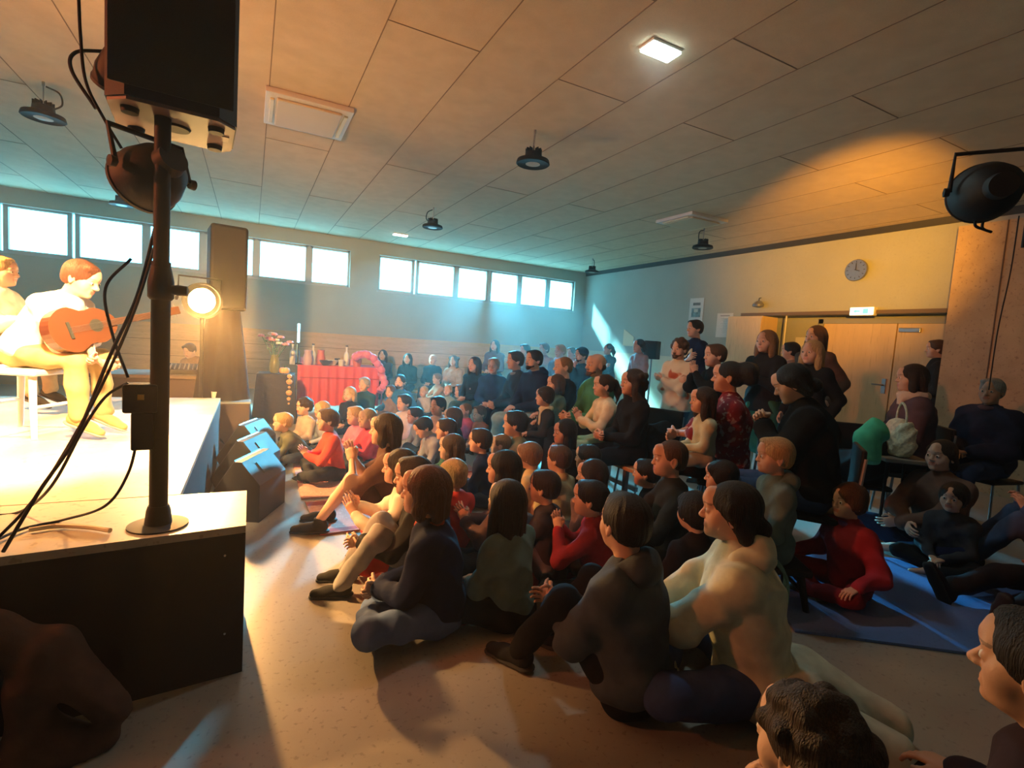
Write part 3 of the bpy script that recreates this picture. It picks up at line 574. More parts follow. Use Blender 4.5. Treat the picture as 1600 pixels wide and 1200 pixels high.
def nets(D, lo, h):
    S = D < 0; nx, ny, nz = S.shape; cnt = np.zeros((nx-1, ny-1, nz-1), np.int8); off = [(a, b, c) for a in (0, 1) for b in (0, 1) for c in (0, 1)]
    for a, b, c in off: cnt += S[a:nx-1+a, b:ny-1+b, c:nz-1+c]
    act = (cnt > 0) & (cnt < 8); I = np.argwhere(act); idx = np.full(act.shape, -1, np.int32); idx[act] = np.arange(len(I))
    P = np.zeros((len(I), 3), np.float32); C = np.zeros(len(I), np.float32); cv = {o: D[I[:, 0]+o[0], I[:, 1]+o[1], I[:, 2]+o[2]] for o in off}
    for o in off:
        for ax in range(3):
            if o[ax] == 0:
                q = list(o); q[ax] = 1; q = tuple(q); da, db = cv[o], cv[q]; m = (da < 0) != (db < 0); t = da[m]/(da[m]-db[m])
                e = np.zeros((m.sum(), 3), np.float32)+np.array(o, np.float32); e[:, ax] += t; P[m] += e; C[m] += 1
    vs = lo+h*(I+P/C[:, None]); F = []
    for ax in range(3):
        u, v = (ax+1) % 3, (ax+2) % 3
        s0 = [slice(1, None)]*3; s0[ax] = slice(0, -1); s1 = [slice(1, None)]*3; s1[ax] = slice(1, None)
        A_ = S[tuple(s0)]; B_ = S[tuple(s1)]
        for flip, M in ((False, A_ & ~B_), (True, ~A_ & B_)):
            E = np.argwhere(M)
            if not len(E): continue
            base = E.copy(); base[:, u] += 1; base[:, v] += 1   # grid index of the edge start
            def cell(du, dv):
                c = base.copy(); c[:, u] += du; c[:, v] += dv
                ok = (c >= 0).all(1) & (c < np.array(idx.shape)).all(1); r = np.full(len(c), -1, np.int32); c2 = c[ok]; r[ok] = idx[c2[:, 0], c2[:, 1], c2[:, 2]]; return r
            q = np.stack([cell(-1, -1), cell(0, -1), cell(0, 0), cell(-1, 0)], 1)
            if flip: q = q[:, ::-1]
            F.append(q[(q >= 0).all(1)])
    return vs.astype(np.float32), (np.concatenate(F) if F else np.zeros((0, 4), np.int32))
def mk_mesh(name, parts, mats):
    """parts: list of (verts, quads, material index array or int)"""
    me = bpy.data.meshes.new(name); nv = 0; VV = []; FF = []; MM = []
    for v, f, mi in parts:
        VV.append(v); FF.append(f+nv); nv += len(v); MM.append(np.full(len(f), mi, np.int32) if np.isscalar(mi) else mi)
    v = np.concatenate(VV); f = np.concatenate(FF); mi = np.concatenate(MM)
    me.vertices.add(len(v)); me.vertices.foreach_set('co', v.astype(np.float32).ravel()); me.loops.add(len(f)*4); me.loops.foreach_set('vertex_index', f.astype(np.int32).ravel())
    me.polygons.add(len(f)); me.polygons.foreach_set('loop_start', np.arange(0, len(f)*4, 4, dtype=np.int32))
    for m in mats: me.materials.append(m)
    me.polygons.foreach_set('material_index', mi); me.polygons.foreach_set('use_smooth', np.ones(len(f), bool)); me.update(calc_edges=True); return me
def xf(v, M, t=None):   # numpy transform; M 3x3 columns are axes
    r = v @ np.asarray(M).T
    return r if t is None else r+np.asarray(t)

# ---- head (frame: +Y face, +Z up, origin at the head's centre)
def head_prims(kind):
    ch = kind == 'c'; f = kind == 'f'; jw = .040 if f else (.043 if ch else .049); ns = .75 if ch else (.88 if f else 1.05)
    P = [ell((0, -.014, .030), (.077, .096, .087), .03), ell((0, .022, -.026), (.061, .070, .082), .03), ell((0, .036, -.076 if not ch else -.070), (jw, .048, .034), .03),
         ell((.040, .050, -.028), (.026, .026, .03), .03), ell((-.040, .050, -.028), (.026, .026, .03), .03),
         cap((-.030, .079, .022), (.030, .079, .022), .013 if not ch else .010, None, .02), cap((0, .084, .05), (0, .078, .07), .022, None, .04),
         ell((.031, .103, .002), (.019, .020, .013), .012, op='s'), ell((-.031, .103, .002), (.019, .020, .013), .012, op='s'),
         ell((.031, .082, .001), (.016, .012, .012), .006), ell((-.031, .082, .001), (.016, .012, .012), .006),
         cap((0, .090, .008), (0, .090+.020*ns, -.026), .008*ns, .0125*ns, .010), ell((.012*ns, .096+.004*ns, -.030), (.009, .010, .007), .008), ell((-.012*ns, .096+.004*ns, -.030), (.009, .010, .007), .008),
         cap((-.019, .086, -.053), (.019, .086, -.053), .006, None, .010), cap((-.015, .086, -.064), (.015, .086, -.064), .0075, None, .010), cap((-.024, .096, -.0585), (.024, .096, -.0585), .0028, None, .005, op='s'),
         ell((0, .074, -.094 if not ch else -.086), (.020, .016, .014), .02)]
    for s in (-1, 1): P += [ell((s*.078, -.008, -.004), (.010, .021, .032), .008), ell((s*.088, -.002, .0), (.008, .011, .019), .006, op='s'), ell((s*.080, -.006, -.032), (.007, .009, .010), .006)]
    nr = .048 if kind == 'm' else (.040 if f else .036)
    P += [cap((0, -.022, -.05), (0, -.048, -.20), nr, nr*1.08, .03)]
    return P
_heads = {}
def head_geo(kind, h):
    if (kind, h) not in _heads:
        v, f = solid(head_prims(kind), h); c = v[f].mean(1); mi = np.zeros(len(f), np.int32)
        lip = (np.abs(c[:, 0]) < .023-.35*np.abs(c[:, 2]+.0585)) & (c[:, 1] > .074) & (c[:, 2] < -.0475) & (c[:, 2] > -.0705); mi[lip] = 1
        ax = np.abs(c[:, 0]); bz = .0315-10*(ax-.032)**2; brow = (ax > .014) & (ax < .048) & (np.abs(c[:, 2]-bz) < .0034) & (c[:, 1] > .05); mi[brow] = 2
        _heads[(kind, h)] = (v, f, mi)
    return _heads[(kind, h)]
# ---- hand (right; wrist at origin, fingers +Y, palm faces -Z, thumb at -X)
def hand_prims(kind):
    curl = {'relax': .45, 'flat': .10, 'grip': 1.15}[kind]; up = V(0, 0, 1)
    P = [cap((0, -.02, 0), (0, .015, 0), .024, .026, .015, (up, .75)), cap((-.018, .025, 0), (-.022, .085, .002), .020, .019, .02, (up, .62)), cap((.016, .025, 0), (.024, .078, 0), .020, .017, .02, (up, .62)), cap((0, .03, 0), (0, .085, .002), .022, .020, .02, (up, .62))]
    for i, (x, L, y) in enumerate(((-.029, .070, .092), (-.009, .078, .097), (.011, .073, .094), (.030, .058, .085))):
        c = curl*(1+.12*i); sp = (i-1.5)*.045*(1.4-curl); p = V(x, y, .001); rr = .0088-.0004*i
        for k, fr in enumerate((.46, .31, .25)):
            a = c*(.55+.75*k); d = V(math.sin(sp)*math.cos(a), math.cos(sp)*math.cos(a), -math.sin(a)); q = p+d*L*fr; P.append(cap(p, q, rr, rr*.92, .004)); p = q; rr *= .92
    p = V(-.026, .030, -.004); tb = [V(-.048, .056, -.012), V(-.056-.004*curl, .084, -.018-.012*curl), V(-.050+.012*curl, .107, -.024-.018*curl)]; rr = .0125
    for q in tb: P.append(cap(p, q, rr, rr*.86, .008)); p = q; rr *= .86
    return P
_hands = {}
def hand_geo(kind, h):
    if (kind, h) not in _hands: _hands[(kind, h)] = solid(hand_prims(kind), h)
    return _hands[(kind, h)]
# ---- hair (head frame)
def hair_prims(style):
    face = [ell((0, .110, -.036), (.064, .070, .090), .02, op='s')]
    capb = [ell((0, -.018, .034), (.089, .106, .096), .02)]
    sideclip = [ell((0, .085, -.095), (.12, .10, .085), .02, op='s'), ell((0, -.01, -.15), (.14, .15, .09), .02, op='s')]
    if style == 'short': return capb+[ell((.02, .055, .092), (.05, .035, .022), .03), ell((0, -.055, -.02), (.070, .055, .055), .03)]+face+sideclip
    if style == 'crop': return [ell((0, -.016, .034), (.083, .101, .091), .02), ell((0, -.055, -.02), (.065, .05, .05), .03)]+face+[ell((0, .10, .02), (.070, .075, .075), .02, op='s')]+sideclip
    if style == 'fringe': return [ell((0, -.016, .034), (.093, .110, .098), .02), ell((0, .068, .060), (.06, .03, .028), .03), ell((0, -.05, -.03), (.078, .062, .06), .03), ell((.07, .0, .0), (.02, .05, .05), .02), ell((-.07, .0, .0), (.02, .05, .05), .02), ell((0, .120, -.048), (.072, .070, .088), .02, op='s'), ell((0, -.01, -.17), (.14, .15, .09), .02, op='s')]
    if style == 'bald': return [ell((0, -.045, -.012), (.080, .065, .045), .02), ell((0, .0, .10), (.2, .2, .078), .02, op='s')]+face+sideclip
    if style in ('bob', 'long', 'verylong', 'wavy'):
        z1 = {'bob': -.10, 'long': -.27, 'verylong': -.40, 'wavy': -.20}[style]; P = [ell((0, -.018, .034), (.092, .108, .098), .02)]
        for s in (-1, 1): P += [cap((s*.070, .004, .03), (s*.082, .012, min(-.07, z1*.45)), .026, .027, .03), cap((s*.082, .004, -.06), (s*.085, -.0, z1), .028, .022, .03), cap((s*.055, -.06, .0), (s*.062, -.075, z1), .042, .030, .03)]
        P += [cap((0, -.075, .0), (0, -.088, z1), .050, .034, .03)]
        if style == 'wavy':
            rnd = random.Random(5)
            for i in range(26): a = rnd.uniform(.7, 5.58); P.append(ell((.105*math.sin(a), -.03-.085*(-math.cos(a)) if False else -.02+.10*math.cos(a)*(1 if math.cos(a) < .3 else .3), rnd.uniform(-.2, .08)), (.028, .028, .032), .02))
        return P+[ell((0, .112, -.046), (.056, .078, .104), .02, op='s'), ell((0, .04, -.20), (.050, .085, .12), .02, op='s')]
    base = [ell((0, -.018, .034), (.086, .104, .093), .02), ell((0, -.055, -.02), (.070, .055, .055), .03)]
    if style == 'pony': return base+[ell((0, -.112, .04), (.03, .03, .03), .02), cap((0, -.13, .04), (0, -.165, -.05), .030, .038, .03), cap((0, -.165, -.05), (.01, -.15, -.19), .038, .016, .03)]+face+sideclip
    if style == 'bun': return base+[ell((0, -.115, .055), (.050, .046, .048), .015)]+face+sideclip
    if style == 'lowbun': return base+[ell((0, -.115, -.050), (.045, .042, .045), .02)]+[cap((q*.074, -.0, .03), (q*.066, -.06, -.075), .026, .03, .03) for q in (-1, 1)]+face+[ell((0, -.01, -.20), (.14, .15, .09), .02, op='s')]
    if style == 'bigbun': return base+[ell((0, -.130, .045), (.105, .085, .085), .02), ell((.04, -.17, .07), (.05, .05, .05), .02), ell((-.05, -.16, .0), (.05, .05, .05), .02)]+face+sideclip
    if style == 'curly':
        rnd = random.Random(7); P = [ell((0, -.020, .036), (.090, .106, .094), .02), ell((0, -.06, -.02), (.08, .055, .06), .03)]
        for i in range(60):
            a = rnd.uniform(0, 6.28); e = rnd.uniform(-.25, 1.5); P.append(ell((.086*math.cos(a)*math.cos(e), -.018+.102*math.sin(a)*math.cos(e), .03+.094*math.sin(e)), (.022, .022, .022), .012))
        return P+[ell((0, .122, -.046), (.060, .066, .086), .02, op='s')]+sideclip
_hair = {}
def hair_geo(style, h):
    if (style, h) not in _hair:
        _hair[(style, h)] = solid(hair_prims(style), h, strand=0 if style in ('curly', 'bald') else .0015)
    return _hair[(style, h)]
# ---- shoe (toe +Y, ankle above origin at z=.08)
_shoe = {}
def shoe_geo(h=.007):
    if h not in _shoe:
        up = V(0, 0, 1)
        _shoe[h] = (solid([cap((0, -.03, .050), (0, .10, .036), .042, .038, .02), cap((0, .08, .036), (0, .165, .030), .042, .034, .02, (up, .78)), cap((0, -.02, .06), (0, -.012, .105), .044, .040, .02)], h, 0, planes=(((0, 0, -1), -.012), ((0, 0, 1), .115))),
                    solid([cap((0, -.035, .012), (0, .07, .012), .048, .045, .01, (up, .30)), cap((0, .07, .012), (0, .165, .012), .047, .042, .01, (up, .30))], h))
    return _shoe[h]

SKIN = {'a': (.62, .38, .27), 'b': (.52, .29, .19), 'c': (.36, .19, .12), 'd': (.70, .45, .34)}
HAIRC = {'black': (.012, .009, .008), 'dark': (.030, .017, .011), 'brown': (.085, .042, .020), 'auburn': (.12, .04, .02), 'light': (.22, .12, .055), 'blond': (.45, .29, .13), 'grey': (.35, .33, .31), 'white': (.6, .58, .55)}
def skin_m(k): return mat('skin_'+k, SKIN[k], .5, bump=.06, scale=180, spec=.35)
def lip_m(k): c = SKIN[k]; return mat('lips_'+k, (c[0]*.85, c[1]*.5, c[2]*.5), .4)
def brow_m(k, h): a, b = SKIN[k], HAIRC[h]; return mat('eyebrow_'+k+'_'+h, tuple(x*.45+y*.55 for x, y in zip(a, b)), .6)
def hair_m(k):
    nm = 'hair_'+k
    if nm in _m: return _m[nm]
    m = mat(nm, HAIRC[k], .55, spec=.3); nt = m.node_tree; b = nt.nodes['Principled BSDF']; tc = nt.nodes.new('ShaderNodeTexCoord'); mp = nt.nodes.new('ShaderNodeMapping'); mp.inputs['Scale'].default_value = (260, 260, 14)
    n = nt.nodes.new('ShaderNodeTexNoise'); n.inputs['Scale'].default_value = 1; n.inputs['Detail'].default_value = 3; bp = nt.nodes.new('ShaderNodeBump'); bp.inputs['Strength'].default_value = .8; bp.inputs['Distance'].default_value = .01
    nt.links.new(tc.outputs['Object'], mp.inputs[0]); nt.links.new(mp.outputs[0], n.inputs['Vector']); nt.links.new(n.outputs['Fac'], bp.inputs['Height']); nt.links.new(bp.outputs[0], b.inputs['Normal'])
    r = nt.nodes.new('ShaderNodeValToRGB'); c = HAIRC[k]; r.color_ramp.elements[0].color = (*[x*.6 for x in c], 1); r.color_ramp.elements[1].color = (*[min(1, x*1.35) for x in c], 1); r.color_ramp.elements[0].position = .3; r.color_ramp.elements[1].position = .7
    nt.links.new(n.outputs['Fac'], r.inputs[0]); nt.links.new(r.outputs[0], b.inputs['Base Color']); return m
def cloth_m(c, pat=None):
    nm = 'fabric_%d_%d_%d%s' % (int(c[0]*100), int(c[1]*100), int(c[2]*100), '_'+pat if pat else '')
    if nm in _m: return _m[nm]
    m = mat(nm, c, .88, bump=.55, scale=13, spec=.12, var=.16)
    if pat:
        nt = m.node_tree; b = nt.nodes['Principled BSDF']; tc = nt.nodes.new('ShaderNodeTexCoord')
        cols = {'floral': ((.10, .015, .02), (.42, .30, .28)), 'patch': ((.55, .13, .06), (.45, .11, .05)), 'plaid': ((.03, .05, .14), (.2, .2, .3)), 'stripe': ((.6, .55, .5), (.1, .08, .12))}[pat]
        if pat == 'stripe':
            n = nt.nodes.new('ShaderNodeTexWave'); n.bands_direction = 'Z'; n.inputs['Scale'].default_value = 14; lo_, hi_ = .45, .55; out = n.outputs['Fac']
        else:
            n = nt.nodes.new('ShaderNodeTexNoise'); n.inputs['Scale'].default_value = {'floral': 22, 'patch': 5, 'plaid': 12}[pat]; n.inputs['Detail'].default_value = 2; lo_, hi_ = .57, .62; out = n.outputs['Fac']
        r = nt.nodes.new('ShaderNodeValToRGB'); r.color_ramp.elements[0].position = lo_; r.color_ramp.elements[1].position = hi_; r.color_ramp.elements[0].color = (*c, 1); r.color_ramp.elements[1].color = (*cols[1], 1)
        nt.links.new(tc.outputs['Object'], n.inputs['Vector']); nt.links.new(out, r.inputs[0]); [nt.links.remove(l) for l in list(b.inputs['Base Color'].links)]; nt.links.new(r.outputs[0], b.inputs['Base Color'])
    return m
_eye = None
def eye_mesh():
    global _eye
    if _eye is None:
        k = MB(); T = Matrix.Rotation(-PI/2, 4, 'X'); rr = .0118
        prof = [(rr*math.sin(a), -rr*math.cos(a)) for a in [PI*i/14 for i in range(15)]]; prof[0] = (0, -rr); prof[-1] = (0, rr)
        k.lathe(prof, 16, T); me = bpy.data.meshes.new('eye'); me.from_pydata(k.v, [], k.f)
        for m in (mat('eye_white', (.7, .68, .65), .2), mat('iris', (.05, .03, .02), .15)): me.materials.append(m)
        me.polygons.foreach_set('use_smooth', [True]*len(k.f)); me.update()
        for p in me.polygons: p.material_index = 1 if p.center.y > rr*.72 else 0
        _eye = me
    return _eye

def ik(S, T, l1, l2, pole):
    S, T = np.array(S, float), np.array(T, float); d = T-S; L = np.linalg.norm(d); m = (l1+l2)*.985
    if L > m: T = S+d/L*m; L = m
    L = max(L, abs(l1-l2)+.02); u = d/np.linalg.norm(d); a = (l1*l1-l2*l2+L*L)/(2*L); hh = math.sqrt(max(l1*l1-a*a, 0)); p = np.array(pole, float); p = p-u*(p@u); p = nrm(p)
    return S+u*a+p*hh, T
def rotz(v, a): c, s = math.cos(a), math.sin(a); v = np.asarray(v, float); return np.array([v[0]*c-v[1]*s, v[0]*s+v[1]*c, v[2]])
def axes(f, up):   # columns x,y(forward),z
    f = nrm(f); x = nrm(np.cross(f, up)); z = np.cross(x, f); return np.stack([x, f, z], 1)

def skeleton(pose, s, lean=None, side=0.0, twist=0.0, hs=None, arms='lap', hyaw=0.0, hpitch=0.0, seat=None, legs=None, w=1.0, knee_spread=1.0):
    """local frame: forward +Y, right +X, floor z=0"""
    J = {}; hs = hs if hs is not None else .60+.40*s
    L = 1.0
    hipz = {'cross': .115, 'knees': .12, 'legs': .12, 'kneel': .27, 'side': .12, 'chair': .53, 'stand': .90, 'lie': .12}[pose]*s
    if pose == 'chair' and seat is not None: hipz = seat+.085*s
    if pose == 'kneel' and seat is not None: hipz = seat
    P = V(0, 0, hipz); ln = {'cross': .16, 'knees': .10, 'legs': -.05, 'kneel': .08, 'side': .1, 'chair': .06, 'stand': .02, 'lie': -.7}[pose] if lean is None else lean
    u = nrm((math.sin(side), math.sin(ln), math.cos(ln)*math.cos(side))); N = P+u*.50*s; r = nrm(rotz((1, 0, 0), twist)-u*(rotz((1, 0, 0), twist)@u)); f = np.cross(u, r)
    J.update(P=P, N=N, u=u, r=r, f=f, C=P+u*.32*s)
    hd = rotz((0, 1, 0), twist+hyaw); hd = V(hd[0]*math.cos(hpitch), hd[1]*math.cos(hpitch), math.sin(hpitch)); HA = axes(hd, V(0, 0, 1) if abs(side) < .3 else nrm(u+V(0, 0, 1)))
    nb = nrm(u*.6+V(0, 0, 1)); J['H'] = N+nb*.022*s+HA @ V(0, .032, .140)*hs; J['HA'] = HA; J['hs'] = hs
    for sgn, k in ((-1, 'L'), (1, 'R')):
        J['S'+k] = N-u*.072*s+r*sgn*.158*s*w; J['h'+k] = P+V(sgn*.085*s, 0, 0)
    for sgn, k in ((-1, 'L'), (1, 'R')):
        h_ = J['h'+k]; mode = pose if legs is None else (legs if isinstance(legs, str) else legs[0 if sgn < 0 else 1]); ks = knee_spread
        if mode == 'cross': kn = h_+V(sgn*.27*ks, .33, .04)*s; an = V(-sgn*.04*s, (.34 if sgn > 0 else .43)*s, .065*s); ft = nrm((-sgn*.8, .35, -.15))
        elif mode == 'knees': kn = h_+V(sgn*.05*ks, .30, .31)*s; an = V(sgn*.12*s*ks, .53*s, .085*s); ft = V(0, 1, -.05)
        elif mode == 'legs': kn = h_+V(sgn*.05*ks, .42, .05)*s; an = kn+V(sgn*.02, .41, -.08)*s; ft = nrm((sgn*.3, .35, .9))
        elif mode == 'kneel': kn = V(h_[0]+sgn*.06*s, .34*s, .06*s); an = V(h_[0]*1.0, -.07*s, .05*s); ft = nrm((0, -1, -.1))
        elif mode == 'side': kn = h_+V(-.30, .28, .0)*s+V(0, sgn*.06, 0)*s; an = kn+V(.30, .22*0-.20, -.03)*s; ft = nrm((.7, -.6, 0))
        elif mode == 'chair':
            kz = max(.49*s, .0); kz = min(hipz, hipz-.03*s); kn = V(h_[0]+sgn*.04*s*ks, .42*s, kz); an = V(kn[0], .45*s, max(.08*s, kz-.41*s)); ft = V(0, 1, -.05)
            if seat is not None and kz-.41*s > .12: ft = V(0, .9, -.35)
        elif mode == 'stand': kn = V(h_[0], .02*s, .48*s); an = V(h_[0]+sgn*.02*s, -.02*s, .08*s); ft = nrm((sgn*.25, 1, -.05))
        J['K'+k] = kn; J['A'+k] = an; J['F'+k] = ft
    Nz = N
    for sgn, k in ((-1, 'L'), (1, 'R')):
        a = arms if isinstance(arms, str) else arms[0 if sgn < 0 else 1]; B = lambda x, y, z: N+r*sgn*x*s+f*y*s+V(0, 0, 1)*z*s
        pole = r*sgn*.6-V(0, 0, 1)-f*.3; kind = 'relax'; pn = V(0, 0, -1)
        if isinstance(a, tuple): T = N+r*a[0]*s+f*a[1]*s+V(0, 0, 1)*a[2]*s; kind = a[3] if len(a) > 3 else 'relax'; pn = -r*sgn
        elif a == 'lap': T = B(.05, .27, -.36)
        elif a == 'knee': T = J['K'+k]+V(0, -.02, .085)*s
        elif a == 'wrapknees': T = (J['KL']+J['KR'])/2+V(sgn*.03, .12, -.10)*s; pn = V(0, -1, 0)
        elif a == 'clap': T = B(.035, .30, -.20); kind = 'flat'; pn = -r*sgn; pole = r*sgn*.8-V(0, 0, 1)
        elif a == 'claphigh': T = B(.035, .27, -.04); kind = 'flat'; pn = -r*sgn; pole = r*sgn*.8-V(0, 0, 1)
        elif a == 'clapout': T = B(.10, .36, -.10); kind = 'flat'; pn = -r*sgn; pole = r*sgn*.8-V(0, 0, 1)
        elif a == 'cross': T = B(-.10, .15 if sgn > 0 else .18, -.22); pole = r*sgn-V(0, 0, 1)*.8; pn = -f
        elif a == 'down': T = B(.24, .04, -.50); pn = -r*sgn; pole = r*sgn*.3-f
        elif a == 'chin': T = B(.0, .16, -.03); kind = 'grip'; pn = -f; pole = r*sgn*.2-V(0, 0, 1)
        elif a == 'back': T = V(sgn*.25*s, -.22*s, .04*s); kind = 'flat'; pole = -f*1.0+r*sgn*.3
        elif a == 'hug': T = B(-.02, .36, -.28); kind = 'relax'; pn = -f; pole = r*sgn*1.2-V(0, 0, 1)*.5
        elif a == 'hands': T = B(.015, .28, -.33); kind = 'grip'; pn = -r*sgn
        elif a == 'pocket': T = B(.20, .08, -.40); pole = r*sgn-f
        elif a == 'frontlow': T = B(.06, .20, -.42)
        E, T = ik(J['S'+k], T, .285*s, .255*s, pole); J['E'+k] = E; J['W'+k] = T; J['hk'+k] = kind; J['pn'+k] = pn
    return J
NP = 0
SEATS = {}
def person(px, py, pose, s, label, top=(.1, .1, .1), bot=(.05, .05, .07), hair='short', hc='dark', skin='a', kind=None, depth=None, face=None, dface=0.0, v=None, sleeve='long', legwear='pants', shoe=(.03, .03, .03),
           hood=None, scarf=None, hat=None, pat=None, loose=0.0, coat=None, collar=None, group=None, under=None, hz=None, skirt=None, glasses=False, headband=None, eyes=True, h=None, beard=False, floor=0.0, xyz=None, hscale=1.0, **kw):
    global NP; NP += 1
    kind = kind or ('c' if s < .85 else 'm')
    J = skeleton(pose, s, **kw)
    # place: head centre on the view ray at its own height above the floor
    hzz = J['H'][2]+floor
    if xyz is not None: Hw = Vector((xyz[0], xyz[1], hzz))
    elif depth is None: Hw = at_z(px, py, hzz)
    else:
        Hw = at_d(px, py, depth); dz = Hw.z-hzz
        if pose in ('chair', 'stand'):
            for _ in range(3):
                sc_ = (Hw.z-floor-(kw.get('seat') or 0)*(pose == 'chair'))/(J['H'][2]-(kw.get('seat') or 0)*(pose == 'chair')); s = s*sc_; J = skeleton(pose, s, **kw)
        else: Hw.z = hzz
    if xyz is None and depth is not None and pose not in ('chair', 'stand'): pass
    if face is None:
        d = Vector((-1.6, 4.1, 0))-Hw; ang = math.atan2(d.y, d.x)-PI/2
    else: ang = face
    if v is not None: d = ray(px, py); ang = math.atan2(d.y, d.x)-PI/2+math.radians(v)
    ang += dface
    off = rotz(J['H'], ang); root = Vector((Hw.x-off[0], Hw.y-off[1], floor))
    dist = (Vector((Hw.x, Hw.y, hzz))-Vector((0, 0, CAM_H))).length; 
    hb_ = h or min(.020, max(.0085, dist*.0028)); hf = .0042 if dist < 3.2 else (.0055 if dist < 6 else .008); hf = hf*1.0
    print('P%02d (%.1f,%.1f) d=%.1f s=%.2f hz=%.2f %s' % (NP, root.x, root.y, dist, s, J['H'][2], label[:50]))
    R = empty('person', root, ang, label, 'person', group)
    hs = J['hs']*hscale; HA = J['HA']; Hc = J['H']; u, r, f = J['u'], J['r'], J['f']; TF = np.stack([r, f, u], 1); q = s
    G = lambda n_: 'hat'
    # body skin
    B = [ell(J['P']+u*.02*q, (.150*q, .105*q, .11*q), .04, TF), ell(J['P']+u*.17*q, (.125*q, .09*q, .14*q), .05, TF), ell(J['P']+u*.34*q, (.145*q, .10*q, .15*q), .05, TF), cap(J['SL'], J['SR'], .052*q, None, .05), cap(J['N']-u*.05*q, J['N']+nrm(Hc-J['N'])*.05*q, .046*q, .042*q, .03)]
    for k in 'LR':
        B += [cap(J['S'+k], J['E'+k], .046*q, .036*q, .02), cap(J['E'+k], J['W'+k], .036*q, .024*q, .015), cap(J['h'+k], J['K'+k], .076*q, .047*q, .02), cap(J['K'+k], J['K'+k]*.55+J['A'+k]*.45, .046*q, .046*q, .015), cap(J['K'+k]*.55+J['A'+k]*.45, J['A'+k], .045*q, .033*q, .015)]
        if shoe is None: B += [cap(J['A'+k], J['A'+k]+J['F'+k]*.15*q-V(0, 0, .02*q), .036*q, .028*q, .02)]
    bv_, fc = solid(B, hb_*1.15); parts = [(bv_, fc, 0)]
    hv, hf_, hm = head_geo(kind, hf if dist < 6 else .008); parts.append((xf(hv*hs, HA, Hc), hf_, hm))
    hsz = .86*q+.06
    for sgn, k in ((-1, 'L'), (1, 'R')):
        gv, gf = hand_geo(J['hk'+k], .0040 if dist < 4 else .0055); g = gv.copy(); ff = gf
        if sgn < 0: g[:, 0] *= -1; ff = gf[:, ::-1]
        y = nrm(J['W'+k]-J['E'+k]); 
        if J['hk'+k] == 'flat' and pose != 'stand' or (isinstance(kw.get('arms'), str) and 'clap' in kw.get('arms')): y = nrm(y*.5+V(0, 0, 1)*.6+f*.2)
        z = -J['pn'+k]; z = z-y*(z@y); z = nrm(z); x = np.cross(y, z); parts.append((xf(g*hsz, np.stack([x, y, z], 1), J['W'+k]), ff, 0))
    body = link('body', mk_mesh('body', parts, [skin_m(skin), lip_m(skin), brow_m(skin, hc)]), R)
    def add(nm, prims, col, hh=None, wob=0, wf=40, planes=(), m=None, pat_=None, par=None):
        hh = hh or hb_; v, fc = solid(prims, hh, wob, wf, planes, NP*1.3); return link(nm, mk_mesh(nm, [(v, fc, 0)], [m or cloth_m(col, pat_)]), par or R)
    # hair
    if hair:
        v, fc = hair_geo(hair, hf+.0008); jit = 1+.03*math.sin(NP*2.3)
        link('hair', mk_mesh('hair', [(xf(v*V(1, 1, jit)*hs, HA, Hc), fc, 0)], [hair_m(hc)]), R)
    if beard: add('beard', [cap(xf(V(-.045, .045, -.062)*hs, HA, Hc), xf(V(0, .082, -.086)*hs, HA, Hc), .020*hs, .024*hs, .02), cap(xf(V(.045, .045, -.062)*hs, HA, Hc), xf(V(0, .082, -.086)*hs, HA, Hc), .020*hs, .024*hs, .02), cap(xf(V(-.02, .092, -.046)*hs, HA, Hc), xf(V(.02, .092, -.046)*hs, HA, Hc), .007*hs, None, .01)], None, hf+.001, m=hair_m(hc))
    if eyes and dist < 9.5:
        for sgn in (-1, 1):
            e = bpy.data.objects.new('eye', eye_mesh()); COL.objects.link(e); e.parent = R
            c = xf(V(sgn*.031, .0855, .001)*hs, HA, Hc); e.matrix_local = Matrix.Translation(Vector(c)) @ Matrix(HA.tolist()).to_4x4() @ Matrix.Scale(hs*.96, 4)
    if glasses:
        k = MB()
        for sgn in (-1, 1): k.tube([Vector(xf(V(sgn*.034+.024*math.cos(a), .108, .002+.020*math.sin(a))*hs, HA, Hc)) for a in [i*PI/8 for i in range(17)]], .0016, 6)
        k.build('glasses', M_dark, R)
    # top
    lo_ = loose; T = [ell(J['P']+u*.03*q, ((.165+lo_)*q, (.122+lo_)*q, .11*q), .05, TF), ell(J['P']+u*.17*q, ((.148+lo_)*q, (.112+lo_)*q, .15*q), .05, TF), ell(J['P']+u*.33*q, ((.165+lo_)*q, (.122+lo_)*q, .16*q), .06, TF), cap(J['SL'], J['SR'], (.060+lo_*.3)*q, None, .05), cap(J['N']-u*.08*q, J['N']-u*.012*q, .075*q, .060*q, .04)]+[cap(J['N']-u*.02*q, J['S'+k]*.75+J['N']*.25, .052*q, .056*q, .05) for k in 'LR']
    for k in 'LR':
        if sleeve == 'long': T += [cap(J['S'+k], J['E'+k], (.062+lo_*.4)*q, (.053+lo_*.5)*q, .03), cap(J['E'+k], J['W'+k]*.96+J['E'+k]*.04, (.052+lo_*.5)*q, (.036+lo_*.3)*q, .03)]
        elif sleeve == 'elbow': T += [cap(J['S'+k], J['E'+k], (.062+lo_*.4)*q, (.053+lo_*.5)*q, .03), cap(J['E'+k], J['W'+k]*.25+J['E'+k]*.75, (.052+lo_*.5)*q, .046*q, .03)]
        elif sleeve == 'short': T += [cap(J['S'+k], J['S'+k]*.45+J['E'+k]*.55, (.062+lo_*.4)*q, (.060+lo_*.4)*q, .03)]
    pl = []
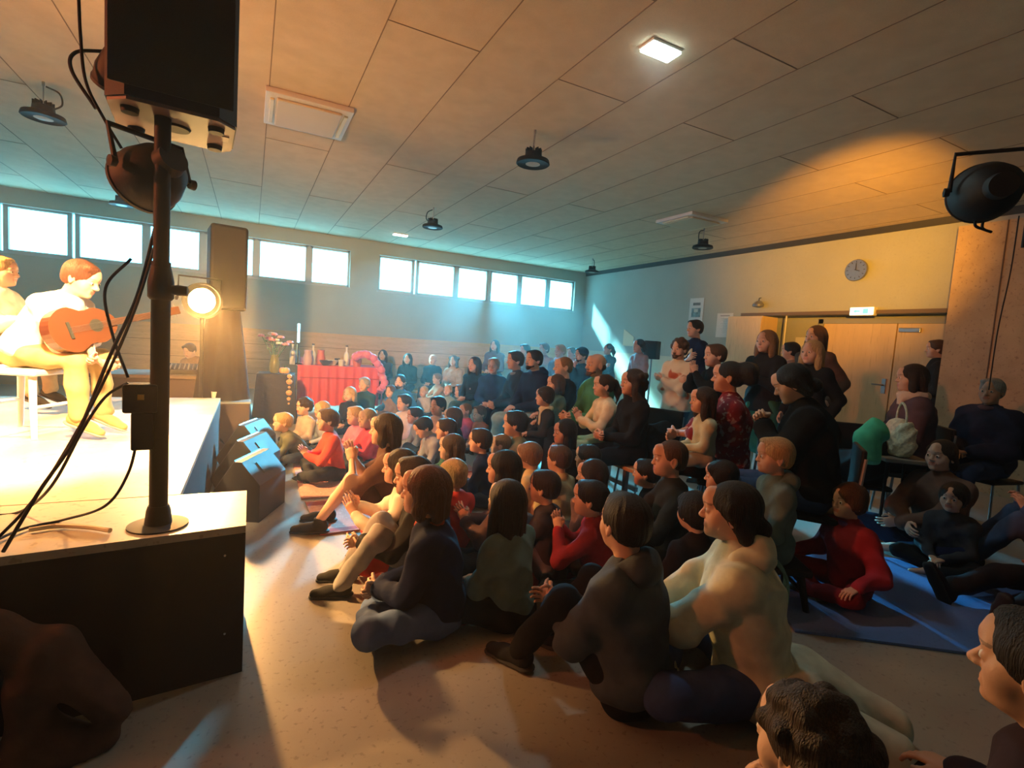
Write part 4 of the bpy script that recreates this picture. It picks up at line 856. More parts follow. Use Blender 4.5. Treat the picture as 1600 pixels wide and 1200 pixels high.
    if pose == 'stand': pl = [((-u[0], -u[1], -u[2]), -(J['P']@u-.10*q))]; T.append(cap(J['P']+u*.06*q-r*.055*q, J['P']-u*.16*q-r*.055*q, (.125+lo_)*q, (.13+lo_)*q, .05)); T.append(cap(J['P']+u*.06*q+r*.055*q, J['P']-u*.16*q+r*.055*q, (.125+lo_)*q, (.13+lo_)*q, .05))
    tp = add('top', T, top, None, .009*q+.002, 34/q, pl, pat_=pat)
    if hood: add('hood', [ell(J['N']-f*.085*q+u*.0*q, (.115*q, .062*q, .075*q), .04, TF), cap(J['N']-f*.02*q-r*.085*q-u*.01*q, J['N']-f*.08*q-r*.05*q+u*.03*q, .034*q, .04*q, .03), cap(J['N']-f*.02*q+r*.085*q-u*.01*q, J['N']-f*.08*q+r*.05*q+u*.03*q, .034*q, .04*q, .03), cap(J['N']+f*.055*q-u*.05*q, J['N']-r*.085*q-u*.0*q, .022*q, .03*q, .03), cap(J['N']+f*.055*q-u*.05*q, J['N']+r*.085*q-u*.0*q, .022*q, .03*q, .03)], hood, hb_*.85, .005, 50)
    if scarf or collar:
        rr = .036 if scarf else .020; rad = .072 if scarf else .064; ring = [J['N']+u*.015*q+(r*math.cos(a)+f*math.sin(a))*rad*q for a in [i*PI/5 for i in range(10)]]
        P_ = [cap(ring[i], ring[(i+1) % 10], rr*q, None, .02) for i in range(10)]
        if scarf: P_ += [cap(J['N']+f*.09*q-u*.01*q-r*.03*q, J['N']+f*.125*q-u*.20*q-r*.05*q, .034*q, .03*q, .02, (f, .6))]
        add('scarf' if scarf else 'collar', P_, scarf or collar, hb_*.8, .004 if scarf else .001, 70)
    if under:   # pale shirt front between jacket lapels
        add('shirt_front', [cap(J['N']+f*.052*q-u*.03*q, J['N']+f*.118*q-u*.24*q, .045*q, .022*q, .01, (f, .55))], under, hb_*.7)
    if coat: 
        for sgn, k in ((-1, 'L'), (1, 'R')): add('lapel', [cap(J['N']+r*sgn*.06*q+f*.03*q, J['N']+r*sgn*.055*q+f*.125*q-u*.20*q, .028*q, .020*q, .01, (f, .6))], coat, hb_*.8)
    if legwear == 'pants':
        Q = [ell(J['P']-u*.01*q, (.160*q, .115*q, .105*q), .04, TF)]
        for k in 'LR': Q += [cap(J['h'+k], J['K'+k], .094*q, .066*q, .04), cap(J['K'+k], J['A'+k]+nrm(J['K'+k]-J['A'+k])*(.01 if shoe else .05)*q, .064*q, .052*q, .02)]
        add('trousers', Q, bot, None, .009*q+.001, 34/q)
    elif legwear == 'shorts':
        Q = [ell(J['P']-u*.01*q, (.160*q, .115*q, .105*q), .04, TF)]
        for k in 'LR': Q += [cap(J['h'+k], J['K'+k]*.7+J['h'+k]*.3, .094*q, .075*q, .04)]
        add('shorts', Q, bot, None, .006*q, 30/q)
    elif legwear == 'skirt':
        Q = [ell(J['P'], (.165*q, .12*q, .10*q), .04, TF), cap(J['hL'], J['KL']+V(0, 0, -.02), .10*q, .10*q, .08), cap(J['hR'], J['KR']+V(0, 0, -.02), .10*q, .10*q, .08), cap((J['hL']+J['hR'])/2, (J['KL']+J['KR'])/2, .10*q, .09*q, .08)]
        add('skirt', Q, bot, None, .008*q, 40/q)
    if shoe is not None:
        (av, af), (bv, bf) = shoe_geo(.007 if dist < 4 else .011)
        for k in 'LR':
            ft = J['F'+k]; up = V(0, 0, 1) if abs(ft[2]) < .7 else nrm(J['A'+k]-J['K'+k]+0.0)*-1; A9 = axes(ft, up); c = J['A'+k]-A9 @ V(0, 0, .08*q)
            so = link('shoe', mk_mesh('shoe', [(xf(av*q*1.02, A9, c), af, 0)], [cloth_m(shoe)]), R)
            link('sole', mk_mesh('sole', [(xf(bv*q*1.02, A9, c), bf, 0)], [mat('rubber_sole', (.30, .28, .25), .8) if sum(shoe) > .2 else mat('dark_sole', (.03, .03, .03), .8)]), so)
    if hat: add('hat', [ell(xf(V(0, -.02, .055)*hs, HA, Hc), V(.092, .108, .088)*hs, .02, HA), ell(xf(V(0, .075, -.035)*hs, HA, Hc), V(.10, .09, .075)*hs, .02, HA, 's'), ell(xf(V(0, 0, -.10)*hs, HA, Hc), V(.2, .2, .085)*hs, .02, HA, 's')], hat, hf+.002, .002, 90)
    if headband: add('headband', [cap(xf(V(math.cos(a)*.092, .012, .03+math.sin(a)*.10)*hs, HA, Hc), xf(V(math.cos(a+.35)*.092, .012, .03+math.sin(a+.35)*.10)*hs, HA, Hc), .008*hs, None, .01) for a in [i*.35 for i in range(9)]], headband, hf)
    if pose == 'chair': SEATS[px] = (root.x, root.y, floor+J['P'][2]-.10*q, ang)
    R2 = dict(R=R, J=J, root=root, ang=ang, q=q, add=add, Hc=Hc, HA=HA, hb=hb_); return R2
# ================================================================== the audience and the musicians
AG = 'people in the audience'
VIEW = {1141: 95, 975: 66, 1262: 62, 1628: 80, 664: 80, 645: 90, 624: 90, 602: 82, 790: 52, 786: 82, 708: 42, 705: 82, 922: 82, 1046: 108, 1126: 95, 1085: 125, 1326: 135, 1470: 150, 1490: 165, 1210: 112, 1668: 100,
 1137: 94, 1098: 112, 1238: 92, 988: 118, 943: 112, 931: 125, 880: 112, 834: 130, 805: 115, 771: 165, 741: 142, 851: 105, 868: 112, 1424: 108, 1549: 150, 1061: 150, 1117: 118, 998: 128, 950: 130, 1197: 145, 1235: 84, 1274: 140, 1268: 150, 1463: 100,
 773: 155, 820: 135, 850: 135, 875: 140, 893: 140, 908: 130, 598: 165, 637: 165, 676: 160, 708.5: 160, 625: 160, 683: 120, 720: 110}
CV = [150, 150, 125, 120, 100, 100, 120, 118, 130, 150, 110, 140, 110, 85, 90, 120, 130, 85, 85, 80, 75, 60, 115, 70, 90, 70, 80, 150, 150]
def P(px, py, pose, s, label, **k):
    k.setdefault('group', AG)
    if 'v' not in k and px in VIEW and k.get('group') == AG: k['v'] = VIEW[px]
    return person(px, py, pose, s, label, **k)
BLK = (.012, .012, .014); NAVY = (.012, .018, .06); CREAM = (.62, .55, .42); DENIM = (.05, .09, .20); RED = (.55, .035, .035); GREYT = (.16, .22, .20); GREEN = (.05, .20, .11)
# --- large foreground figures
cw = P(1141, 800, 'cross', 1.02, 'woman in a cream hoodie with a black ponytail, sitting sideways on the bare floor', top=(.62, .64, .50), bot=(.05, .08, .20), hair='lowbun', hc='black', kind='f', hood=(.64, .66, .52), arms='hug', loose=.03, hyaw=.0, lean=.24, shoe=(.5, .48, .45))
J = cw['J']; ck = MB()
for s_ in (-1, 1):
    a = Vector(J['N']-J['f']*.14+J['r']*.03*s_-J['u']*.03); ck.tube(bez([a, a+Vector(-J['f']*.03-J['u']*.07), a+Vector(-J['f']*.015-J['u']*.16+J['r']*.02*s_)], 6), .006, 6)
ck.build('hood_cord', cloth_m((.16, .30, .27)), cw['R'])
cw['add']('jacket_round_waist', [ell(J['P']-V(0, .05, .01), (.24, .20, .11), .05), cap(J['P']+V(-.14, -.16, .02), J['P']+V(-.18, -.42, -.05), .09, .06, .06), cap(J['P']+V(.05, -.16, .02), J['P']+V(.02, -.48, -.06), .10, .06, .06), cap(J['P']+V(.16, -.05, .06), J['P']+V(.24, .12, -.04), .07, .05, .05)], (.52, .53, .44), wob=.012, wf=34)
P(975, 818, 'legs', .90, 'dark haired boy in a grey hooded jacket seen from behind, legs stretched to the left', top=(.075, .095, .115), bot=BLK, hair='short', hc='black', hood=(.07, .085, .10), arms='wrapknees', loose=.04, lean=.16, hyaw=-.45, kind='m', shoe=(.02, .02, .022), legs='knees', hs=1.02)
P(1262, 1172, 'cross', .80, 'dark curly haired child at the bottom edge, only head and shoulders in view', top=(.12, .03, .035), bot=(.1, .05, .05), hair='curly', hc='dark', arms='chin', skin='a', hscale=1.02)
P(1628, 1052, 'cross', 1.0, 'man at the lower right corner, his profile glowing orange red', top=(.03, .02, .03), bot=BLK, hair='short', hc='black', arms='knee', face=1.05, skin='b')
P(664, 768, 'cross', .84, 'child with chin length brown hair in a navy sweater and jeans, sitting cross legged', top=(.010, .016, .05), bot=(.10, .16, .34), hair='bob', hc='auburn', arms=('hands', 'hands'), collar=(.35, .06, .04), loose=.02, kind='c', hs=1.02, knee_spread=1.0, shoe=(.03, .025, .02), lean=.2)
P(645, 746, 'knees', .78, 'child half hidden behind the navy sweater child, hands on grey trousers', top=(.02, .02, .025), bot=(.30, .28, .27), hair='short', hc='dark', arms='wrapknees', face=1.15, kind='c')
P(624, 730, 'cross', .76, 'dark haired girl in profile with cream sleeves and a red vest, clapping', top=(.60, .52, .42), bot=RED, hair='bob', hc='dark', arms='clapout', face=1.2, kind='c')
P(602, 672, 'knees', .92, 'girl with a brown bob and bare legs, arms raised clapping at the rug edge', top=(.10, .052, .04), bot=(.05, .03, .03), hair='bob', hc='dark', arms='claphigh', face=1.25, kind='f', legwear='shorts', shoe=(.03, .02, .02), legs=('knees', 'knees'), sleeve='elbow')
P(790, 785, 'cross', .76, 'long haired girl in a grey green sweater seen from behind, on the dark red mat', top=GREYT, bot=BLK, hair='verylong', hc='dark', arms='lap', face=1.0, kind='c')
P(786, 732, 'cross', .80, 'girl with very long dark hair in profile, behind the girl in grey green', top=(.10, .05, .05), bot=BLK, hair='verylong', hc='black', arms='clap', face=1.2, kind='c')
P(708, 742, 'cross', .64, 'small blond child in a bright red shirt with the back turned', top=(.60, .05, .04), bot=(.06, .04, .05), hair='fringe', hc='blond', arms='lap', face=.75, kind='c')
P(705, 700, 'cross', .68, 'child with long light brown hair behind the blond child in red', top=(.03, .03, .06), bot=NAVY, hair='long', hc='brown', arms='lap', face=1.15, kind='c')
P(922, 780, 'cross', .70, 'dark haired boy in a red hooded jacket clapping, left of the grey jacket boy', top=(.36, .025, .035), bot=BLK, hair='short', hc='black', arms='claphigh', face=1.2, kind='c', hood=(.33, .022, .03))
P(1046, 718, 'kneel', .82, 'child with a glowing orange face and brown hair in a dark jacket, kneeling', top=(.03, .04, .045), bot=BLK, hair='crop', hc='brown', arms='clap', kind='c')
P(1126, 745, 'cross', .76, 'small child whose face peeps out just behind the cream hoodie woman', top=BLK, bot=BLK, hair='fringe', hc='black', arms='lap', face=1.3, kind='c')
P(1085, 800, 'cross', .74, 'dark clothed child between the grey jacket boy and the cream hoodie woman', top=(.02, .018, .022), bot=BLK, hair='fringe', hc='black', arms='lap', v=45, kind='c')
P(1326, 784, 'cross', .73, 'boy in a red and purple jacket sitting cross legged beside the blue mat', top=(.30, .028, .05), bot=(.16, .015, .025), hair='fringe', hc='brown', arms='knee', kind='c', collar=(.20, .07, .20), loose=.03)
ml = P(1470, 712, 'cross', 1.0, 'smiling woman in a brown sweater sitting on the floor with arms round a child', top=(.17, .105, .085), bot=NAVY, hair='lowbun', hc='dark', arms='hug', kind='f', skin='d', shoe=None, loose=.02)
P(1490, 778, 'cross', .66, 'small dark haired child leaning in the lap of the smiling woman', top=(.05, .05, .06), bot=BLK, hair='fringe', hc='dark', arms='lap', face=2.1, kind='c', shoe=None)
P(1210, 714, 'chair', .62, 'little blond child in a grey teal hoodie in front of the woman in jeans', depth=2.95, seat=.26, top=(.10, .16, .16), bot=(.1, .16, .17), hair='short', hc='blond', arms='lap', face=1.35, kind='c', hood=(.10, .16, .16))
P(1668, 745, 'knees', .95, 'person in blue at the right edge, body cut by the frame', top=(.06, .13, .30), bot=(.07, .12, .25), hair='short', hc='dark', arms='knee', face=1.6, kind='m')
P(0, 0, 'legs', .95, 'person in dark clothes at the right edge, one shoe resting on the blue mat', xyz=(4.55, 1.12), top=(.05, .035, .05), bot=(.02, .018, .022), hair='short', hc='dark', arms='back', face=1.37, kind='f', shoe=(.03, .025, .03))
# --- seated adults, right half
rb_ = P(1137, 590, 'chair', 1.0, 'woman with a huge dark bun in a dark red floral blouse behind a child', depth=3.95, seat=.47, top=(.20, .025, .035), pat='floral', bot=BLK, hair='bigbun', hc='black', arms='hug', face=1.22, kind='f', sleeve='elbow', loose=.025, skin='b')
P(1098, 626, 'chair', .62, 'girl in a cream top on the lap of the woman with the huge bun', depth=3.75, seat=.60, top=(.48, .50, .34), bot=(.42, .45, .38), hair='long', hc='dark', arms='lap', face=1.35, kind='c')
P(1238, 600, 'chair', 1.0, 'woman in a black sweater and blue jeans with bowed head, clapping', depth=3.35, seat=.47, top=BLK, bot=(.045, .09, .20), hair='lowbun', hc='black', arms=((-.03, .22, -.10, 'grip'), (.03, .22, -.10, 'grip')), face=1.2, kind='f', hpitch=-.45, lean=.15, loose=.03, collar=None)
P(988, 598, 'chair', 1.0, 'woman with dark reddish curly hair in a black printed shirt, hands clasped', depth=4.5, seat=.42, top=BLK, bot=(.012, .014, .02), hair='wavy', hc='dark', arms='hands', face=1.55, kind='f', shoe=(.30, .05, .05))
P(943, 603, 'chair', .85, 'girl in a cream top and pale green trousers, clapping on the bench', depth=4.9, seat=.42, top=(.68, .60, .42), bot=(.26, .48, .38), hair='pony', hc='dark', arms='clap', face=1.4, kind='c')
P(931, 571, 'chair', 1.0, 'bald man with a red lit head in a green shirt, seated', depth=5.3, seat=.42, top=GREEN, bot=BLK, hair='bald', hc='brown', arms='hands', face=1.5, kind='m', skin='b', beard=True)
P(880, 574, 'chair', 1.0, 'fair haired man in a dark jacket over a cream shirt, seated beside the bald man', depth=5.8, seat=.42, top=(.018, .016, .02), bot=BLK, hair='crop', hc='light', arms='lap', face=1.6, kind='m', under=(.6, .5, .3))
P(834, 563, 'chair', 1.0, 'bearded dark haired man in a navy hoodie, seated in the middle of the row', depth=6.2, seat=.42, top=(.014, .022, .07), bot=(.35, .55, .62), hair='short', hc='black', arms='lap', face=1.7, kind='m', beard=True, hood=(.014, .022, .07))
P(805, 564, 'chair', 1.0, 'dark haired man in a dark blue jacket leaning forward with joined hands', depth=6.6, seat=.42, top=(.02, .03, .06), bot=(.01, .012, .03), hair='short', hc='dark', arms='hands', face=1.7, kind='m', lean=.25, collar=(.2, .25, .3))
P(771, 572, 'chair', 1.0, 'grey haired man in a blue sweater on the bench', depth=7.1, seat=.38, top=(.03, .07, .19), bot=(.4, .5, .52), hair='short', hc='grey', arms='lap', face=1.9, kind='m', skin='d', glasses=True)
P(741, 570, 'chair', 1.0, 'woman with long dark hair in a dark blue coat left of the grey haired man', depth=7.6, seat=.38, top=(.015, .03, .06), bot=(.06, .14, .17), hair='long', hc='dark', arms='lap', face=1.8, kind='f', under=(.5, .35, .4))
P(851, 620, 'chair', .68, 'dark haired child with a cream scarf sitting before the bench', depth=5.4, seat=.32, top=(.035, .028, .022), bot=BLK, hair='fringe', hc='dark', arms='lap', face=1.6, kind='c', scarf=(.6, .5, .3))
P(868, 600, 'chair', .64, 'small child between the cream scarf child and the fair haired man', depth=5.6, seat=.42, top=(.12, .18, .16), bot=BLK, hair='bob', hc='brown', arms='lap', face=1.7, kind='c')
P(1424, 592, 'chair', 1.0, 'woman with short dark hair, brown jacket and cream scarf, seated right of the doors', depth=4.7, seat=.47, top=(.10, .06, .075), bot=BLK, hair='bob', hc='dark', arms='lap', face=1.4, kind='f', scarf=(.62, .48, .38), loose=.03)
P(1549, 612, 'chair', 1.0, 'grey haired old man in a dark coat seated against the chipboard partition', depth=4.7, seat=.47, top=(.03, .03, .06), bot=(.03, .05, .12), hair='short', hc='grey', arms='lap', face=1.7, kind='m', skin='b', loose=.05, collar=(.12, .07, .09), hyaw=.2, glasses=False)
# --- standing people
tm = P(1085.5, 514, 'stand', 1.0, 'tall man in a navy shirt with a cream wing shaped print, arms crossed', depth=7.2, top=(.012, .016, .06), bot=BLK, hair='short', hc='black', arms='cross', face=1.75, kind='m', sleeve='elbow', v=125)
J = tm['J']; q_ = tm['q']
for s_ in (-1, 1): tm['add']('wing_print', [cap(J['C']+J['f']*.135*q_-J['u']*.0, J['C']+J['f']*.118*q_+J['r']*s_*.10*q_+J['u']*.075*q_, .030*q_, .022*q_, .01, (J['f'], .4)), cap(J['C']+J['f']*.118*q_+J['r']*s_*.09*q_+J['u']*.06*q_, J['C']+J['f']*.10*q_+J['r']*s_*.125*q_+J['u']*.02*q_, .025*q_, .012*q_, .01, (J['f'], .4))], (.70, .62, .42))
P(1061, 546, 'stand', 1.0, 'curly haired man in a cream sweater with orange pattern, arms crossed', depth=5.9, top=(.64, .58, .44), bot=(.03, .06, .10), hair='curly', hc='brown', arms='cross', face=1.8, kind='m', pat='patch', beard=True)
P(1117, 556, 'stand', 1.0, 'woman with short brown hair and black top, clapping, left of the huge bun', depth=5.4, top=BLK, bot=BLK, hair='short', hc='brown', arms='claphigh', face=1.6, kind='f', hscale=1.08)
P(998, 541, 'stand', 1.0, 'woman with tied dark hair in a mauve cardigan over a pale shirt, standing', depth=9.0, top=(.28, .19, .20), bot=(.05, .07, .10), hair='lowbun', hc='black', arms='frontlow', face=1.8, kind='f', under=(.35, .45, .62), hscale=1.05)
P(950, 546, 'stand', 1.0, 'woman in a dark jacket with crossed arms standing near the far corner', depth=10.3, top=(.02, .03, .05), bot=BLK, hair='pony', hc='dark', arms='cross', face=2.0, kind='f')
P(1197, 534, 'stand', 1.0, 'long haired blond woman in a dark jacket and green skirt, standing by the cupboard', depth=5.6, top=(.025, .02, .02), bot=(.05, .16, .10), hair='long', hc='light', arms='clap', face=1.75, kind='f', legwear='skirt', under=(.65, .55, .40), hscale=1.05)
P(1235, 549, 'stand', .9, 'person with short dark hair half hidden between two long haired women', depth=6.9, top=(.30, .2, .18), bot=BLK, hair='short', hc='black', arms='down', face=1.3, kind='f')
P(1274, 527, 'stand', 1.0, 'tall woman with long brown hair standing right behind the blond woman in black', depth=5.9, top=(.12, .07, .05), bot=BLK, hair='long', hc='brown', arms='down', face=1.65, kind='f', hscale=1.04)
P(1268, 551, 'stand', 1.0, 'blond woman in a black top in front of the yellow door', depth=5.1, top=BLK, bot=(.02, .02, .03), hair='long', hc='blond', arms='down', face=1.8, kind='f', hscale=1.04)
P(1463, 546, 'stand', 1.0, 'person in dark clothes peeping out from behind the chipboard partition', depth=6.98, top=(.02, .02, .025), bot=BLK, hair='short', hc='brown', arms='frontlow', face=1.6, kind='m')
# --- far row by the corner and along the window wall
P(773, 540, 'chair', 1.0, 'woman in a dark reddish jacket raised above the back row by the wall', depth=11.3, seat=.55, top=(.10, .04, .045), bot=BLK, hair='long', hc='dark', arms='lap', face=2.3, kind='f')
P(820, 548, 'chair', 1.0, 'dark haired person hardly visible behind the two men on the bench', depth=9.8, seat=.50, top=(.1, .12, .14), bot=BLK, hair='short', hc='black', arms='lap', face=2.2, kind='m')
P(850, 546, 'chair', 1.0, 'reddish haired woman in a pinkish jacket in the far back row', depth=10.4, seat=.50, top=(.42, .22, .22), bot=BLK, hair='short', hc='auburn', arms='lap', face=1.9, kind='f')
P(875, 549, 'chair', 1.0, 'fair haired woman with a pale blue scarf in the far back row', depth=9.3, seat=.48, top=(.09, .10, .20), bot=BLK, hair='short', hc='blond', arms='lap', face=2.0, kind='f', scarf=(.55, .60, .75))
P(893, 552, 'chair', 1.0, 'person in a salmon pink jacket left of the man in the beanie', depth=11.0, seat=.48, top=(.50, .26, .24), bot=BLK, hair='short', hc='brown', arms='lap', face=2.0, kind='f')
P(908, 556, 'chair', 1.0, 'man in a dark blue beanie and dark jacket near the corner', depth=8.2, seat=.48, top=(.012, .016, .03), bot=BLK, hair='short', hc='black', arms='chin', face=1.9, kind='m', hat=(.02, .05, .09), beard=True)
P(598, 555, 'chair', 1.0, 'long haired woman in black, leftmost of the row along the wood panelling', depth=11.4, seat=.22, top=(.03, .018, .02), bot=(.05, .02, .025), hair='long', hc='dark', arms='lap', face=2.45, kind='f')
P(637, 561, 'chair', 1.0, 'woman with dark fringe and dark green top, second along the wood panelling', depth=11.0, seat=.22, top=(.012, .03, .024), bot=BLK, hair='long', hc='black', arms='lap', face=2.45, kind='f')
P(676, 562, 'chair', 1.0, 'short haired man in a black jacket, third along the wood panelling', depth=11.2, seat=.22, top=BLK, bot=BLK, hair='bald', hc='dark', arms='lap', face=2.4, kind='m')
P(708.5, 564, 'chair', 1.0, 'curly haired woman in beige with a black bag, last along the wood panelling', depth=11.2, seat=.20, top=(.45, .33, .26), bot=(.03, .03, .03), hair='wavy', hc='brown', arms='lap', face=2.4, kind='f')
P(625, 597, 'cross', .84, 'bearded man in a bright blue jacket on the floor before the wall row', top=(.03, .14, .42), bot=(.10, .08, .07), hair='short', hc='black', arms='knee', face=2.3, kind='m', beard=True)
P(683, 592, 'cross', .74, 'person in beige bending forward on the floor behind the small children', top=(.42, .28, .20), bot=(.2, .2, .2), hair='short', hc='light', arms='hug', face=1.9, kind='f')
P(720, 612, 'cross', .74, 'child in a teal jacket sitting low at the left end of the bench', top=(.05, .22, .24), bot=(.04, .12, .14), hair='short', hc='brown', arms='knee', face=1.6, kind='c')
# --- children in the middle
CH = [
 (569, 601, 'cross', .76, 'grey haired person in dark teal just left of the pink balloon garland', dict(top=(.02, .06, .07), hair='short', hc='grey', kind='f', face=1.9)),
 (546, 616, 'cross', .66, 'blond child in black beside the red table', dict(top=BLK, hair='bob', hc='blond', face=2.0)),
 (475, 636, 'cross', .60, 'curly haired child in a beige top nearest to the draped pedestal', dict(top=(.55, .46, .40), hair='curly', hc='dark', face=1.9)),
 (503, 640, 'cross', .58, 'light blond child in a pale blue top behind the boy in red', dict(top=(.35, .42, .55), hair='crop', hc='blond', face=1.8)),
 (442, 660, 'cross', .62, 'child in grey green bending far forward beside the floor monitors', dict(top=(.13, .14, .09), hair='short', hc='blond', face=1.35, lean=.75, arms='hug')),
 (512, 657, 'cross', .70, 'brown haired boy in a red sweater and dark trousers at the rug edge', dict(top=(.70, .07, .04), bot=(.035, .03, .03), hair='short', hc='brown', face=1.55, arms='clap')),
 (555, 650, 'cross', .62, 'child in a pink and navy top left of the blond child in red', dict(top=(.62, .22, .34), hair='short', hc='blond', face=1.7, arms='clap')),
 (574, 654, 'cross', .66, 'blond child with an orange lit face and a red top', dict(top=(.62, .06, .10), hair='crop', hc='blond', face=1.6, arms='clap')),
 (631, 630, 'cross', .70, 'child in a loose white shirt behind the girl with the bob', dict(top=(.62, .55, .55), bot=(.4, .38, .36), hair='short', hc='dark', face=1.8, loose=.04)),
 (662, 612, 'cross', .56, 'toddler in a pale grey top among the back children', dict(top=(.45, .40, .42), hair='crop', hc='blond', face=1.9)),
 (648, 650, 'cross', .62, 'child in grey bent over behind the bobbed girl', dict(top=(.30, .34, .38), hair='short', hc='dark', face=1.7, lean=.5)),
 (684, 635, 'cross', .78, 'boy with a dark quiff and a pink lit face in a pale top', dict(top=(.50, .36, .34), hair='short', hc='black', face=1.9)),
 (662, 668, 'cross', .66, 'dark haired boy in a blue grey shirt looking down', dict(top=(.26, .29, .38), hair='short', hc='black', face=1.6, hpitch=-.5, lean=.35)),
 (707, 652, 'cross', .68, 'child with light brown hair facing left in front of the boy with the quiff', dict(top=(.02, .03, .06), hair='bob', hc='brown', face=1.35)),
 (697, 672, 'cross', .68, 'dark haired child with a lit cheek right of the boy looking down', dict(top=(.04, .12, .11), hair='short', hc='dark', face=1.4)),
 (727, 642, 'cross', .56, 'tiny blond child in a pink top near the pale bench', dict(top=(.60, .12, .20), hair='crop', hc='light', face=1.7)),
 (749, 647, 'cross', .58, 'small brown haired child in an orange brown top near the pale bench', dict(top=(.32, .10, .04), hair='short', hc='brown', face=1.8)),
 (805, 663, 'cross', .86, 'dark haired boy with an orange face and a sand coloured shirt', dict(top=(.20, .21, .15), hair='short', hc='black', face=1.35, hs=.98)),
 (782, 696, 'cross', .60, 'small fair haired child in front of the sand shirt boy', dict(top=(.04, .07, .14), hair='crop', hc='light', face=1.3)),
 (750, 690, 'cross', .68, 'dark haired child in navy sitting behind the very long haired girl', dict(top=NAVY, hair='short', hc='dark', face=1.3)),
 (826, 712, 'cross', .68, 'blond boy in a cream shirt in the middle of the crowd', dict(top=(.50, .40, .24), hair='fringe', hc='light', face=1.1)),
 (873, 718, 'knees', .68, 'brown haired child in a yellowish shirt hugging grey knees', dict(top=(.52, .42, .24), bot=(.20, .18, .22), hair='short', hc='brown', face=1.2, arms='wrapknees')),
 (882, 676, 'cross', .82, 'dark haired girl with a dim red face in black', dict(top=BLK, hair='long', hc='black', face=1.4, arms='chin')),
 (918, 716, 'cross', .70, 'dark haired child in the shade behind the red hooded boy', dict(top=(.04, .03, .03), hair='short', hc='black', face=1.2)),
 (924, 744, 'cross', .70, 'brown haired child with fists at the chin just behind the red hooded boy', dict(top=(.26, .12, .12), hair='bob', hc='dark', face=1.3, arms='chin')),
 (850, 762, 'knees', .66, 'child in dark grey curled up behind the long haired girls', dict(top=(.06, .05, .06), bot=(.16, .15, .18), hair='short', hc='dark', face=1.2, arms='wrapknees')),
 (1010, 740, 'cross', .66, 'dark haired child in black right behind the grey jacket boy', dict(top=BLK, hair='short', hc='black', face=1.2)),
 (610, 612, 'cross', .60, 'small child in brown in front of the bearded man in blue', dict(top=(.2, .14, .1), hair='short', hc='brown', face=2.0)),
 (700, 610, 'cross', .60, 'small blond child at the back, left of the grey haired man', dict(top=(.2, .3, .34), hair='crop', hc='blond', face=1.9)),
]
for i_, (px, py, pose, s, lb, k) in enumerate(CH):
    k['v'] = CV[i_]
    k.setdefault('kind', 'c'); k.setdefault('arms', 'lap'); k.setdefault('bot', (.03, .04, .06)); P(px, py, pose, s, lb, **k)
# --- musicians
MG = 'musicians on the stage'
mu = P(128, 436, 'chair', 1.0, 'musician in a white shirt and khaki trousers bent over a guitar on stage', depth=3.25, seat=.45, floor=SZ, top=(.80, .76, .68), bot=(.42, .30, .14), hair='short', hc='auburn', face=-1.95, kind='m', lean=.62, hpitch=-.35, arms=((.12, .30, -.22, 'grip'), (-.02, .26, -.30, 'grip')), sleeve='elbow', shoe=(.45, .28, .12), group=MG, loose=.03)
P(4, 425, 'chair', 1.0, 'second musician with fair hair cut by the left edge, in pale clothes', depth=3.9, seat=.45, floor=SZ, top=(.8, .75, .6), bot=(.4, .35, .25), hair='short', hc='blond', face=-1.9, kind='m', lean=.2, arms='clap', group=MG, loose=.03)
P(296, 548, 'chair', .95, 'dark haired person leaning over the mixing desk behind the stage', depth=8.1, seat=.30, top=(.28, .17, .10), bot=BLK, hair='short', hc='black', face=2.6, kind='m', lean=.3, arms='frontlow', hpitch=-.4, group=None)
# guitar in the musician's lap
def guitar(T, label):
    r = empty('guitar', (0, 0, 0), 0, label, 'guitar'); r.matrix_world = T
    n_ = 40; out = []
    for i in range(n_):
        a = 2*PI*i/n_; y = math.cos(a); w_ = .165+.035*(-y)-.045*math.exp(-((y-.05)/.28)**2); out.append((w_*math.sin(a)*(1 if abs(math.sin(a)) < .98 else 1), .235*y-.02))
    k = MB(); k.add([(x, y, 0) for x, y in out]+[(x, y, .095) for x, y in out], [list(range(n_))[::-1]]+[[i, (i+1) % n_, (i+1) % n_+n_, i+n_] for i in range(n_)]); k.build('body', mat('guitar_side', (.07, .02, .01), .25), r)
    k = MB(); k.add([(x*1.01, y*1.01, .095) for x, y in out]+[(x*1.01, y*1.01, .099) for x, y in out], [list(range(n_))[::-1], list(range(n_, 2*n_))]+[[i, (i+1) % n_, (i+1) % n_+n_, i+n_] for i in range(n_)]); k.build('soundboard', mat('guitar_top', (.12, .04, .018), .25), r)
    MB().lathe([(.048, .0992), (.0, .0996)], 28, Matrix.Translation((0, .06, 0))).build('sound_hole', M_dark, r)
    MB().box((-.026, .14, .085), (.026, .62, .112), .006).build('neck', mat('guitar_neck', (.10, .04, .02), .4), r)
    MB().box((-.034, .62, .08), (.034, .79, .098), .006).build('headstock', mat('guitar_neck', (.10, .04, .02), .4), r)
    for s_ in (-1, 1):
        for i in range(3): MB().tube([(s_*.03, .66+.045*i, .088), (s_*.058, .66+.045*i, .088)], .006, 8).build('tuning_peg', M_grey, r)
    MB().box((-.06, -.14, .099), (.06, -.12, .108)).build('bridge', M_dark, r)
    k = MB()
    for i in range(6): k.tube([(-.02+.008*i, -.13, .112), (-.02+.008*i, .63, .116)], .0008, 4)
    k.build('strings', M_grey, r); return r
Rm = Matrix.Translation(mu['root']) @ Matrix.Rotation(mu['ang'], 4, 'Z'); Jm = mu['J']
